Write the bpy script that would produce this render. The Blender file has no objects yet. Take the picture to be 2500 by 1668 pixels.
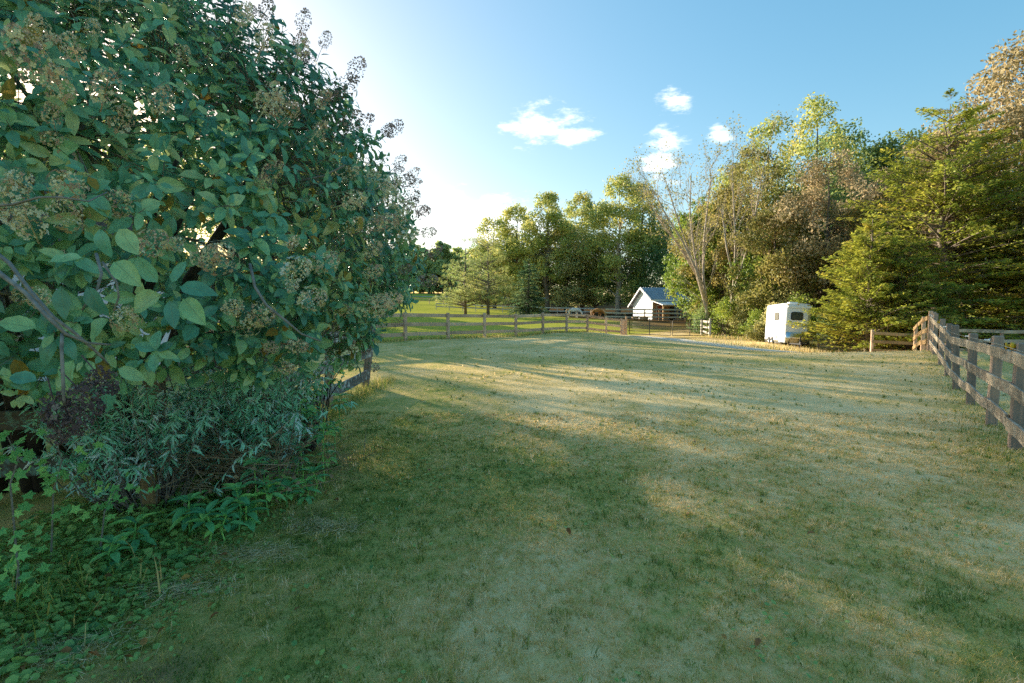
import bpy, bmesh, math
import numpy as np
from mathutils import Vector, Matrix

R = math.radians
SC = bpy.context.scene
COL = SC.collection

# ------------------------------------------------------------------ camera
cam = bpy.data.cameras.new('camera'); camo = bpy.data.objects.new('camera', cam); COL.objects.link(camo)
camo.location = (0, 0, 1.75); camo.rotation_euler = (R(90 - 3.48), 0, 0)
cam.lens = 18.0; cam.sensor_width = 36.0; cam.clip_start = 0.05; cam.clip_end = 3000
SC.camera = camo
SC.cycles.use_denoising = False      # keep the fine grain of grass and leaves

# ------------------------------------------------------------------ sky and sun
SUN_AZ = R(-42.0)      # left of the view direction (+Y)
SUN_EL = R(12.0)
SUN_STRENGTH = 2.9
SKY_STRENGTH = 0.15
SKY_GAMMA = 0.6; SKY_GAIN = 0.57
SC.view_settings.view_transform = 'Standard'; SC.view_settings.look = 'None'
SC.view_settings.gamma = 1.0; SC.view_settings.use_curve_mapping = False
SC.view_settings.exposure = 2.45

W = bpy.data.worlds.new('World'); SC.world = W; W.use_nodes = True
nt = W.node_tree; nt.nodes.clear()
def nd(t, typ, **kw):
    n = t.nodes.new(typ)
    for k, v in kw.items():
        setattr(n, k, v)
    return n
wo = nd(nt, 'ShaderNodeOutputWorld'); bg = nd(nt, 'ShaderNodeBackground')
sky = nd(nt, 'ShaderNodeTexSky', sky_type='NISHITA', sun_disc=False)
sky.sun_elevation = SUN_EL; sky.sun_rotation = SUN_AZ
sky.air_density = 1.0; sky.dust_density = 1.4; sky.ozone_density = 1.6; sky.altitude = 100
bg.inputs['Strength'].default_value = SKY_STRENGTH
hs = nd(nt, 'ShaderNodeHueSaturation'); hs.inputs['Saturation'].default_value = 1.75
hs.inputs['Hue'].default_value = 0.488; hs.inputs['Value'].default_value = SKY_GAIN
gm = nd(nt, 'ShaderNodeGamma'); gm.inputs['Gamma'].default_value = SKY_GAMMA      # the photograph compresses the sky's range
nt.links.new(sky.outputs[0], gm.inputs['Color']); nt.links.new(gm.outputs[0], hs.inputs['Color'])
# clouds: small cumulus and one painted glow bank in fixed directions of the sky
tc = nd(nt, 'ShaderNodeTexCoord')
nz = nd(nt, 'ShaderNodeTexNoise'); nz.inputs['Scale'].default_value = 18; nz.inputs['Detail'].default_value = 8; nz.inputs['Roughness'].default_value = 0.66
mpn = nd(nt, 'ShaderNodeMapping'); mpn.inputs['Scale'].default_value = (1.0, 1.0, 2.8)
nt.links.new(tc.outputs['Generated'], mpn.inputs[0]); nt.links.new(mpn.outputs[0], nz.inputs['Vector'])
def vdir(az, el):   # degrees right of +Y, degrees up
    return (math.sin(R(az)) * math.cos(R(el)), math.cos(R(az)) * math.cos(R(el)), math.sin(R(el)))
acc = None
CL = [(3.0, 19.3, 4.6, 1.9), (6.6, 18.4, 3.4, 1.2), (17.1, 20.8, 1.9, 1.25), (16.6, 17.2, 2.4, 1.2), (15.6, 14.8, 2.0, 1.9),
      (21.6, 17.4, 1.3, .9), (-3.0, 9.0, 9.0, 4.0)]  # last entry: white sky glow towards the sun, painted as a soft bank
for (az, el, wa, wh) in CL:
    sub = nd(nt, 'ShaderNodeVectorMath', operation='SUBTRACT'); sub.inputs[1].default_value = vdir(az, el)
    nt.links.new(tc.outputs['Generated'], sub.inputs[0])
    mul = nd(nt, 'ShaderNodeVectorMath', operation='MULTIPLY'); mul.inputs[1].default_value = (1 / R(wa), 1 / R(wa), 1 / R(wh))
    nt.links.new(sub.outputs[0], mul.inputs[0])
    ln = nd(nt, 'ShaderNodeVectorMath', operation='LENGTH'); nt.links.new(mul.outputs[0], ln.inputs[0])
    mr = nd(nt, 'ShaderNodeMapRange'); mr.inputs['From Min'].default_value = 1.6; mr.inputs['From Max'].default_value = 0.0
    nt.links.new(ln.outputs['Value'], mr.inputs['Value'])
    if acc is None:
        acc = mr.outputs[0]
    else:
        mx = nd(nt, 'ShaderNodeMath', operation='MAXIMUM'); nt.links.new(acc, mx.inputs[0]); nt.links.new(mr.outputs[0], mx.inputs[1]); acc = mx.outputs[0]
ad = nd(nt, 'ShaderNodeMath', operation='MULTIPLY_ADD'); ad.inputs[1].default_value = 0.48
nt.links.new(acc, ad.inputs[0]); nt.links.new(nz.outputs['Fac'], ad.inputs[2])
gate = nd(nt, 'ShaderNodeMath', operation='GREATER_THAN'); gate.inputs[1].default_value = 0.001; nt.links.new(acc, gate.inputs[0])
mr2 = nd(nt, 'ShaderNodeMapRange', interpolation_type='SMOOTHSTEP'); mr2.inputs['From Min'].default_value = 0.68; mr2.inputs['From Max'].default_value = 1.06
nt.links.new(ad.outputs[0], mr2.inputs['Value'])
mg = nd(nt, 'ShaderNodeMath', operation='MULTIPLY'); nt.links.new(mr2.outputs[0], mg.inputs[0]); nt.links.new(gate.outputs[0], mg.inputs[1])
mixc = nd(nt, 'ShaderNodeMix', data_type='RGBA'); mixc.inputs['B'].default_value = (2.3, 2.25, 2.2, 1)
nt.links.new(mg.outputs[0], mixc.inputs['Factor']); nt.links.new(hs.outputs[0], mixc.inputs['A'])
nt.links.new(mixc.outputs['Result'], bg.inputs['Color']); nt.links.new(bg.outputs[0], wo.inputs[0])

sun = bpy.data.lights.new('sun', 'SUN'); sun.energy = SUN_STRENGTH; sun.angle = R(0.53); sun.color = (1.0, 0.88, 0.68)
suno = bpy.data.objects.new('sun', sun); COL.objects.link(suno)
sdir = Vector((math.sin(SUN_AZ) * math.cos(SUN_EL), math.cos(SUN_AZ) * math.cos(SUN_EL), math.sin(SUN_EL)))
suno.rotation_euler = sdir.to_track_quat('Z', 'Y').to_euler(); suno.location = (-40, 80, 40)

# ------------------------------------------------------------------ helpers
def tag(o, label=None, cat=None, group=None, kind=None):
    if label: o['label'] = label
    if cat: o['category'] = cat
    if group: o['group'] = group
    if kind: o['kind'] = kind
    return o
def empty(name, loc, rz=0.0, label=None, cat=None, group=None):
    o = bpy.data.objects.new(name, None); COL.objects.link(o); o.location = loc; o.rotation_euler = (0, 0, rz)
    o.empty_display_size = 0.2
    return tag(o, label, cat, group)
def link(name, me, mat=None, parent=None):
    if mat and len(me.materials) == 0: me.materials.append(mat)
    o = bpy.data.objects.new(name, me); COL.objects.link(o)
    if parent: o.parent = parent
    return o
def npmesh(name, V, F, attrs=None, uv=None, smooth=False):
    """V (n,3); F list of int arrays (m,k) for several polygon sizes; attrs {name: per-face float}"""
    if isinstance(F, np.ndarray): F = [F]
    F = [f for f in F if len(f)]
    me = bpy.data.meshes.new(name)
    me.vertices.add(len(V)); me.vertices.foreach_set('co', np.asarray(V, np.float32).ravel())
    nl = sum(f.size for f in F); npoly = sum(len(f) for f in F)
    me.loops.add(nl); me.polygons.add(npoly)
    me.loops.foreach_set('vertex_index', np.concatenate([f.ravel() for f in F]).astype(np.int32))
    tot = np.concatenate([np.full(len(f), f.shape[1]) for f in F]).astype(np.int32)
    st = np.concatenate([[0], np.cumsum(tot)[:-1]]).astype(np.int32)
    me.polygons.foreach_set('loop_start', st)
    me.polygons.foreach_set('use_smooth', np.full(npoly, smooth, bool))
    me.update(calc_edges=True)
    if attrs:
        for k, a in attrs.items():
            at = me.attributes.new(k, 'FLOAT', 'FACE' if len(a) == npoly and len(a) != len(V) else 'POINT')
            at.data.foreach_set('value', np.asarray(a, np.float32))
    if uv is not None:
        l = me.uv_layers.new(name='UVMap'); l.data.foreach_set('uv', np.asarray(uv, np.float32).ravel())
    return me
class MB:
    """collects boxes, tubes and polygons for ONE mesh"""
    def __init__(s): s.v = []; s.f = []
    def add(s, vs, fs):
        n = len(s.v); s.v += [tuple(p) for p in vs]; s.f += [tuple(i + n for i in f) for f in fs]
    def box(s, x0, x1, y0, y1, z0, z1):
        s.add([(x0,y0,z0),(x1,y0,z0),(x1,y1,z0),(x0,y1,z0),(x0,y0,z1),(x1,y0,z1),(x1,y1,z1),(x0,y1,z1)],
              [(0,3,2,1),(4,5,6,7),(0,1,5,4),(1,2,6,5),(2,3,7,6),(3,0,4,7)])
    def tube(s, pts, rad, n=8, cap=True):
        pts = [Vector(p) for p in pts]
        if not hasattr(rad, '__len__'): rad = [rad] * len(pts)
        vs = []; ref = Vector((0.31, 0.52, 0.79))
        for i, p in enumerate(pts):
            d = (pts[min(i + 1, len(pts) - 1)] - pts[max(i - 1, 0)]).normalized()
            a = d.cross(ref)
            if a.length < 0.05: a = d.cross(Vector((1, 0, 0)))
            a.normalize(); b = d.cross(a)
            for k in range(n):
                t = 2 * math.pi * k / n
                vs.append(p + (a * math.cos(t) + b * math.sin(t)) * rad[i])
        fs = [(i*n+k, i*n+(k+1) % n, (i+1)*n+(k+1) % n, (i+1)*n+k) for i in range(len(pts)-1) for k in range(n)]
        if cap: fs += [tuple(range(n))[::-1], tuple((len(pts)-1)*n+k for k in range(n))]
        s.add(vs, fs)
    def mesh(s, name, smooth=False, bevel=0.0):
        me = bpy.data.meshes.new(name); me.from_pydata(s.v, [], s.f)
        if bevel:
            bm = bmesh.new(); bm.from_mesh(me)
            bmesh.ops.bevel(bm, geom=bm.edges[:], offset=bevel, segments=1, affect='EDGES', clamp_overlap=True)
            bm.to_mesh(me); bm.free()
        if smooth: me.polygons.foreach_set('use_smooth', np.ones(len(me.polygons), bool))
        me.update(); return me
    def build(s, name, mat, parent=None, smooth=False, bevel=0.0):
        return link(name, s.mesh(name, smooth, bevel), mat, parent)

# ------------------------------------------------------------------ materials
MATS = {}
def newmat(name):
    m = bpy.data.materials.new(name); m.use_nodes = True; t = m.node_tree; t.nodes.clear()
    out = nd(t, 'ShaderNodeOutputMaterial'); MATS[name] = m
    return m, t, out
def ramp(t, cols, inp, interp='LINEAR'):
    r = nd(t, 'ShaderNodeValToRGB'); e = r.color_ramp.elements; r.color_ramp.interpolation = interp
    while len(e) > 1: e.remove(e[-1])
    for i, c in enumerate(cols):
        p, rgb = c
        if i == 0: e[0].position = p; e[0].color = (*rgb, 1)
        else:
            k = e.new(p); k.color = (*rgb, 1)
    t.links.new(inp, r.inputs['Fac']); return r
def noise(t, scale, detail=3, vec=None, rough=0.55):
    n = nd(t, 'ShaderNodeTexNoise'); n.inputs['Scale'].default_value = scale; n.inputs['Detail'].default_value = detail; n.inputs['Roughness'].default_value = rough
    if vec is not None: t.links.new(vec, n.inputs['Vector'])
    return n
def math_(t, op, a, b=None, c=None):
    n = nd(t, 'ShaderNodeMath', operation=op)
    for i, x in enumerate((a, b, c)):
        if x is None: continue
        if isinstance(x, (int, float)): n.inputs[i].default_value = x
        else: t.links.new(x, n.inputs[i])
    return n.outputs[0]
def leafmat(name, cols, transl=0.35, rough=0.5, clump=0.35, veins=False, spec=0.3):
    m, t, out = newmat(name)
    at = nd(t, 'ShaderNodeAttribute', attribute_name='rnd'); oi = nd(t, 'ShaderNodeObjectInfo')
    geo = nd(t, 'ShaderNodeNewGeometry')
    nz = noise(t, clump, 2, geo.outputs['Position'])
    v = math_(t, 'FRACT', math_(t, 'ADD', at.outputs['Fac'], oi.outputs['Random']))
    v = math_(t, 'ADD', math_(t, 'MULTIPLY', v, 0.62), math_(t, 'MULTIPLY', math_(t, 'SUBTRACT', nz.outputs['Fac'], 0.3), 0.95))
    r = ramp(t, cols, v)
    col = r.outputs[0]
    if veins:
        uv = nd(t, 'ShaderNodeUVMap'); sp = nd(t, 'ShaderNodeSeparateXYZ'); t.links.new(uv.outputs[0], sp.inputs[0])
        au = math_(t, 'ABSOLUTE', math_(t, 'SUBTRACT', sp.outputs['X'], 0.5))
        mid = math_(t, 'LESS_THAN', au, 0.022)
        sv = math_(t, 'FRACT', math_(t, 'MULTIPLY', math_(t, 'SUBTRACT', sp.outputs['Y'], math_(t, 'MULTIPLY', au, 0.55)), 8.0))
        sv = math_(t, 'LESS_THAN', sv, 0.13)
        vv = math_(t, 'MAXIMUM', mid, math_(t, 'MULTIPLY', sv, 0.5))
        mx = nd(t, 'ShaderNodeMix', data_type='RGBA'); mx.inputs['B'].default_value = (0.20, 0.26, 0.11, 1)
        t.links.new(math_(t, 'MULTIPLY', vv, 0.5), mx.inputs['Factor']); t.links.new(col, mx.inputs['A'])
        bl = noise(t, 30, 3, geo.outputs['Position']); mx2 = nd(t, 'ShaderNodeMix', data_type='RGBA', blend_type='MULTIPLY')
        mx2.inputs['Factor'].default_value = 0.5; rr = ramp(t, [(0.35, (0.7, 0.7, 0.6)), (0.6, (1.1, 1.1, 1.05))], bl.outputs['Fac'])
        t.links.new(mx.outputs['Result'], mx2.inputs['A']); t.links.new(rr.outputs[0], mx2.inputs['B']); col = mx2.outputs['Result']
    p = nd(t, 'ShaderNodeBsdfPrincipled'); p.inputs['Roughness'].default_value = rough; p.inputs['Specular IOR Level'].default_value = spec
    t.links.new(col, p.inputs['Base Color'])
    tr = nd(t, 'ShaderNodeBsdfTranslucent'); hsv = nd(t, 'ShaderNodeHueSaturation'); hsv.inputs['Value'].default_value = 1.25; hsv.inputs['Hue'].default_value = 0.485
    t.links.new(col, hsv.inputs['Color']); t.links.new(hsv.outputs[0], tr.inputs['Color'])
    ms = nd(t, 'ShaderNodeMixShader'); ms.inputs[0].default_value = transl
    t.links.new(p.outputs[0], ms.inputs[1]); t.links.new(tr.outputs[0], ms.inputs[2]); t.links.new(ms.outputs[0], out.inputs[0])
    return m
def plain(name, col, rough=0.6, metal=0.0, var=0.15, scale=6.0, bump=0.0, spec=0.3):
    m, t, out = newmat(name)
    tcn = nd(t, 'ShaderNodeTexCoord'); n = noise(t, scale, 5, tcn.outputs['Object'])
    c0 = tuple(max(0, c * (1 - var)) for c in col); c1 = tuple(c * (1 + var) for c in col)
    r = ramp(t, [(0.3, c0), (0.7, c1)], n.outputs['Fac'])
    p = nd(t, 'ShaderNodeBsdfPrincipled'); p.inputs['Roughness'].default_value = rough; p.inputs['Metallic'].default_value = metal
    p.inputs['Specular IOR Level'].default_value = spec
    t.links.new(r.outputs[0], p.inputs['Base Color'])
    if bump:
        b = nd(t, 'ShaderNodeBump'); b.inputs['Strength'].default_value = bump; b.inputs['Distance'].default_value = 0.02
        t.links.new(n.outputs['Fac'], b.inputs['Height']); t.links.new(b.outputs[0], p.inputs['Normal'])
    t.links.new(p.outputs[0], out.inputs[0]); return m
def woodmat(name, cols, lichen=None, gscale=1.0):
    """weathered timber, grain along the local X axis"""
    m, t, out = newmat(name)
    tcn = nd(t, 'ShaderNodeTexCoord'); oi = nd(t, 'ShaderNodeObjectInfo')
    mp = nd(t, 'ShaderNodeMapping'); mp.inputs['Scale'].default_value = (0.9 * gscale, 22 * gscale, 22 * gscale)
    ofs = nd(t, 'ShaderNodeVectorMath', operation='ADD'); t.links.new(tcn.outputs['Object'], ofs.inputs[0])
    cmb = nd(t, 'ShaderNodeCombineXYZ')
    for i in range(3): t.links.new(math_(t, 'MULTIPLY', oi.outputs['Random'], 37.0 + 11 * i), cmb.inputs[i])
    t.links.new(cmb.outputs[0], ofs.inputs[1]); t.links.new(ofs.outputs[0], mp.inputs[0])
    g = noise(t, 1.6, 6, mp.outputs[0], 0.65); b = noise(t, 2.2, 3, ofs.outputs[0])
    v = math_(t, 'ADD', math_(t, 'MULTIPLY', g.outputs['Fac'], 0.65), math_(t, 'MULTIPLY', b.outputs['Fac'], 0.45))
    v = math_(t, 'ADD', v, math_(t, 'MULTIPLY', math_(t, 'SUBTRACT', oi.outputs['Random'], 0.5), 0.22))
    r = ramp(t, cols, v); col = r.outputs[0]
    if lichen:
        ln = noise(t, 7, 6, ofs.outputs[0], 0.7); lm = ramp(t, [(0.52, (0, 0, 0)), (0.6, (1, 1, 1))], ln.outputs['Fac'])
        mx = nd(t, 'ShaderNodeMix', data_type='RGBA'); mx.inputs['B'].default_value = (*lichen, 1)
        t.links.new(lm.outputs[0], mx.inputs['Factor']); t.links.new(col, mx.inputs['A']); col = mx.outputs['Result']
    p = nd(t, 'ShaderNodeBsdfPrincipled'); p.inputs['Roughness'].default_value = 0.85; p.inputs['Specular IOR Level'].default_value = 0.15
    t.links.new(col, p.inputs['Base Color'])
    bp = nd(t, 'ShaderNodeBump'); bp.inputs['Strength'].default_value = 0.5; bp.inputs['Distance'].default_value = 0.01
    t.links.new(g.outputs['Fac'], bp.inputs['Height']); t.links.new(bp.outputs[0], p.inputs['Normal'])
    t.links.new(p.outputs[0], out.inputs[0]); return m

# leaf palettes (dark, mid, light ...)
leafmat('hyd_leaf', [(0.00, (0.045, 0.14, 0.095)), (0.18, (0.085, 0.27, 0.18)), (0.40, (0.16, 0.42, 0.26)), (0.62, (0.3, 0.54, 0.24)), (0.82, (0.46, 0.58, 0.26)), (0.95, (0.52, 0.5, 0.18)), (1.00, (0.58, 0.4, 0.08))], 0.30, 0.36, 0.9, True, 0.5)
leafmat('hyd_yellow', [(0.00, (0.26, 0.17, 0.03)), (0.60, (0.4, 0.26, 0.04)), (1.00, (0.28, 0.3, 0.07))], 0.4, 0.5, 0.9, True)
leafmat('floret', [(0.0, (0.286, 0.188, 0.156)), (0.35, (0.671, 0.452, 0.295)), (0.6, (0.820, 0.719, 0.380)), (0.85, (0.820, 0.820, 0.691)), (1.0, (0.820, 0.820, 0.820))], 0.3, 0.8, 1.2)
leafmat('floret_backlit', [(0.0, (0.121, 0.088, 0.095)), (0.45, (0.297, 0.209, 0.176)), (0.8, (0.486, 0.365, 0.270)), (1.0, (0.820, 0.675, 0.594))], 0.2, 0.8, 1.2)  # darker floret copy: backlit shade of the silhouette heads put into the colour
leafmat('floret_dark', [(0.0, (0.05, 0.035, 0.045)), (0.6, (0.14, 0.09, 0.09)), (0.85, (0.22, 0.16, 0.13)), (1.0, (0.6, 0.5, 0.45))], 0.25, 0.8, 2.0)
leafmat('narrow_leaf', [(0.0, (0.175, 0.420, 0.291)), (0.4, (0.345, 0.742, 0.514)), (0.75, (0.693, 0.820, 0.820)), (1.0, (0.820, 0.820, 0.714))], 0.25, 0.5, 1.5)
leafmat('rosette_leaf', [(0.0, (0.094, 0.320, 0.172)), (0.5, (0.182, 0.511, 0.226)), (0.85, (0.470, 0.820, 0.207)), (1.0, (0.680, 0.820, 0.207))], 0.28, 0.4, 1.5, True)
leafmat('vine_leaf', [(0.0, (0.109, 0.330, 0.111)), (0.5, (0.221, 0.528, 0.157)), (1.0, (0.513, 0.820, 0.220))], 0.35, 0.5, 1.5)
leafmat('clover_leaf', [(0.0, (0.089, 0.207, 0.075)), (0.4, (0.176, 0.348, 0.105)), (0.75, (0.336, 0.491, 0.135)), (1.0, (0.530, 0.634, 0.196))], 0.3, 0.5, 1.6)
leafmat('oak_leaf', [(0.0, (0.153, 0.225, 0.057)), (0.5, (0.340, 0.397, 0.103)), (0.85, (0.613, 0.570, 0.159)), (1.0, (0.816, 0.588, 0.192))], 0.38, 0.55, 0.35)
leafmat('olive_leaf', [(0.0, (0.232, 0.261, 0.109)), (0.5, (0.501, 0.491, 0.202)), (1.0, (0.806, 0.719, 0.310))], 0.50, 0.55, 0.35)
leafmat('green_leaf', [(0.0, (0.081, 0.154, 0.027)), (0.5, (0.195, 0.290, 0.048)), (0.85, (0.340, 0.392, 0.056)), (1.0, (0.486, 0.358, 0.075))], 0.40, 0.5, 0.4)
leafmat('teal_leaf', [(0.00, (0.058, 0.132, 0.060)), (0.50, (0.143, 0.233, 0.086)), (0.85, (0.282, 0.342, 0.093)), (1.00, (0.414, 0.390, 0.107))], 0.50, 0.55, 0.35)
leafmat('brown_leaf', [(0.00, (0.108, 0.124, 0.038)), (0.30, (0.259, 0.227, 0.092)), (0.60, (0.454, 0.367, 0.189)), (1.00, (0.626, 0.518, 0.335))], 0.45, 0.55, 0.4)
leafmat('purple_leaf', [(0.00, (0.13, 0.115, 0.045)), (0.40, (0.3, 0.25, 0.115)), (0.80, (0.45, 0.37, 0.2)), (1.00, (0.36, 0.22, 0.18))], 0.45, 0.5, 0.4)
leafmat('rust_leaf', [(0.00, (0.117, 0.129, 0.034)), (0.50, (0.245, 0.241, 0.062)), (0.85, (0.361, 0.302, 0.090)), (1.00, (0.404, 0.291, 0.101))], 0.45, 0.55, 0.4)
leafmat('cedar_leaf', [(0.0, (0.112, 0.159, 0.030)), (0.35, (0.226, 0.284, 0.042)), (0.7, (0.430, 0.420, 0.059)), (1.0, (0.612, 0.420, 0.117))], 0.42, 0.6, 0.45)
leafmat('pine_leaf', [(0.0, (0.118, 0.181, 0.062)), (0.5, (0.290, 0.347, 0.112)), (1.0, (0.578, 0.512, 0.174))], 0.38, 0.6, 0.3)
leafmat('spruce_leaf', [(0.0, (0.035, 0.094, 0.053)), (0.6, (0.086, 0.157, 0.075)), (1.0, (0.206, 0.252, 0.083))], 0.50, 0.6, 0.4)
leafmat('far_leaf', [(0.0, (0.211, 0.344, 0.174)), (0.5, (0.469, 0.552, 0.240)), (1.0, (0.820, 0.782, 0.307))], 0.50, 0.6, 0.08)
leafmat('dry_leaf', [(0.0, (0.16, 0.06, 0.015)), (0.5, (0.36, 0.17, 0.06)), (0.8, (0.48, 0.26, 0.06)), (1.0, (0.42, 0.30, 0.18))], 0.25, 0.6, 1.0)
leafmat('twig_dry', [(0.0, (0.09, 0.06, 0.035)), (0.5, (0.22, 0.155, 0.09)), (1.0, (0.36, 0.27, 0.17))], 0.05, 0.8, 2.0)
leafmat('straw', [(0.00, (0.379, 0.285, 0.144)), (0.50, (0.598, 0.475, 0.274)), (1.00, (0.758, 0.636, 0.395))], 0.15, 0.8, 3.0)
plain('bark', (0.16, 0.125, 0.095), 0.9, 0, 0.4, 5, 0.6)
plain('bark_dark', (0.06, 0.048, 0.04), 0.9, 0, 0.4, 6, 0.6)
plain('bark_pale', (0.40, 0.33, 0.26), 0.85, 0, 0.35, 4, 0.5)
plain('hyd_bark', (0.23, 0.20, 0.17), 0.8, 0, 0.35, 30, 0.4)
woodmat('wood_right', [(0.30, (0.132, 0.108, 0.084)), (0.5, (0.286, 0.230, 0.172)), (0.72, (0.506, 0.400, 0.284))], (0.484, 0.420, 0.327))
woodmat('wood_post', [(0.30, (0.155, 0.131, 0.110)), (0.55, (0.311, 0.236, 0.189)), (0.8, (0.553, 0.371, 0.261))])
woodmat('wood_brown', [(0.30, (0.302, 0.193, 0.124)), (0.55, (0.571, 0.372, 0.250)), (0.8, (0.820, 0.596, 0.396))])
woodmat('wood_lichen', [(0.30, (0.09, 0.085, 0.08)), (0.55, (0.19, 0.175, 0.16)), (0.8, (0.36, 0.33, 0.30))], (0.50, 0.53, 0.50))
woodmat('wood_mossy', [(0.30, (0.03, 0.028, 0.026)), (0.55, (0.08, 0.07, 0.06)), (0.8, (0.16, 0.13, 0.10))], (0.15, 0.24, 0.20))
woodmat('wood_tan', [(0.30, (0.22, 0.13, 0.06)), (0.55, (0.36, 0.23, 0.11)), (0.8, (0.46, 0.32, 0.18))])
woodmat('wood_pale', [(0.30, (0.28, 0.25, 0.21)), (0.55, (0.46, 0.42, 0.36)), (0.8, (0.62, 0.58, 0.52))])
plain('paint_white', (0.86, 0.86, 0.86), 0.55, 0, 0.05, 3)
plain('trailer_white', (0.80, 0.80, 0.80), 0.35, 0, 0.04, 2, spec=0.5)
plain('metal_roof', (0.30, 0.315, 0.34), 0.4, 0.3, 0.2, 3)
plain('tin_roof', (0.62, 0.61, 0.60), 0.5, 0.2, 0.15, 2)
plain('alum', (0.62, 0.62, 0.60), 0.22, 1.0, 0.1, 4)
plain('gate_metal', (0.10, 0.085, 0.065), 0.6, 0.4, 0.35, 8)
plain('rust_red', (0.34, 0.085, 0.03), 0.7, 0, 0.25, 5)
plain('black_rubber', (0.025, 0.025, 0.025), 0.7, 0, 0.2, 5)
plain('glass_dark', (0.03, 0.045, 0.04), 0.15, 0, 0.1, 2, spec=0.4)
plain('glass_grey', (0.16, 0.15, 0.14), 0.2, 0, 0.15, 6, spec=0.5)
plain('tub_tan', (0.42, 0.23, 0.10), 0.6, 0, 0.2, 4)
plain('horse_white', (0.66, 0.64, 0.60), 0.7, 0, 0.18, 3)
plain('horse_chestnut', (0.36, 0.16, 0.035), 0.65, 0, 0.25, 3)
plain('horse_mane', (0.55, 0.40, 0.22), 0.8, 0, 0.2, 8)
plain('insul_white', (0.75, 0.75, 0.72), 0.4)
plain('insul_yellow', (0.72, 0.42, 0.02), 0.4)
plain('wire', (0.45, 0.45, 0.42), 0.4, 0.8)
plain('pole_wood', (0.36, 0.32, 0.28), 0.9, 0, 0.2, 3)
plain('gravel', (0.42, 0.37, 0.31), 0.95, 0, 0.2, 40)
plain('siding', (0.62, 0.62, 0.68), 0.6, 0, 0.05, 3)
plain('shingle', (0.09, 0.085, 0.085), 0.9, 0, 0.3, 12)

# ------------------------------------------------------------------ terrain
CP = np.array([
 (0,0,0),(-4,3,0),(5,3,0),(-3.2,8,.05),(-3.2,11,.10),(7.1,7.5,.05),(8.5,9.4,.01),(9.9,11.3,0),(12.6,15,.14),(14,16.9,.29),(15,18.3,.30),
 (18,22,-.20),(20.5,26,-.7),(18,28,-.7),(27,27,-.6),(36,25,-.5),(15.6,30,-.42),(12.6,21,.0),(12,25,-.2),(8,20,.10),(0,15,.08),(0,22,.22),(5,26,.2),
 (-4.9,23.5,.36),(.24,29.9,.26),(3.65,34,.28),(5.36,36.3,.2),(7.1,38.4,-.03),(8.6,40,-.2),(12.2,40,-.3),(15.4,40,-.35),(20,36,-.4),
 (19,70,.46),(14,58,.3),(10,85,.6),(0,56,.55),(-5,90,1.3),(10,95,1.2),(-12,58,1.35),(-16,75,1.4),(-34,170,6.2),(-46,230,9.4),(-22,110,3.0),(40,230,8),(100,230,6),
 (0,160,4),(60,100,1),(50,40,-.3),(-40,60,1.2),(-60,100,3.5),(-100,230,9),(-20,0,0),(-20,20,.3),(-40,20,.5),(30,0,-.1),(0,-20,0),
 (-300,400,14),(300,400,10),(0,400,13),(-300,0,0),(300,0,0),(-300,-100,0),(300,-100,0),(0,-100,0),(-600,800,16),(600,800,12),(0,800,15),(-600,-200,0),(600,-200,0)], float)
def _k(r2): return np.where(r2 > 0, 0.5 * r2 * np.log(np.maximum(r2, 1e-9)), 0.0)
_S = 50.0
_P = CP[:, :2] / _S; _n = len(CP)
_A = np.zeros((_n + 3, _n + 3)); _A[:_n, :_n] = _k(((_P[:, None] - _P[None]) ** 2).sum(-1)) + np.eye(_n) * 1e-6
_A[:_n, _n] = 1; _A[:_n, _n + 1:] = _P; _A[_n, :_n] = 1; _A[_n + 1:, :_n] = _P.T
_w = np.linalg.solve(_A, np.concatenate([CP[:, 2], [0, 0, 0]]))
def H(x, y):
    x = np.atleast_1d(np.asarray(x, float)); y = np.atleast_1d(np.asarray(y, float)); out = np.empty(x.shape)
    xf = x.ravel(); yf = y.ravel(); o = np.empty(len(xf))
    for i in range(0, len(xf), 20000):
        q = np.stack([xf[i:i+20000], yf[i:i+20000]], 1) / _S
        o[i:i+20000] = _k(((q[:, None] - _P[None]) ** 2).sum(-1)) @ _w[:_n] + _w[_n] + q @ _w[_n + 1:]
    o += 0.02 * np.sin(xf * 0.9 + 1.3 * np.sin(yf * 0.5)) * np.sin(yf * 0.8 + 0.4)
    return o.reshape(x.shape)
def h1(x, y): return float(H(x, y)[0])

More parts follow.
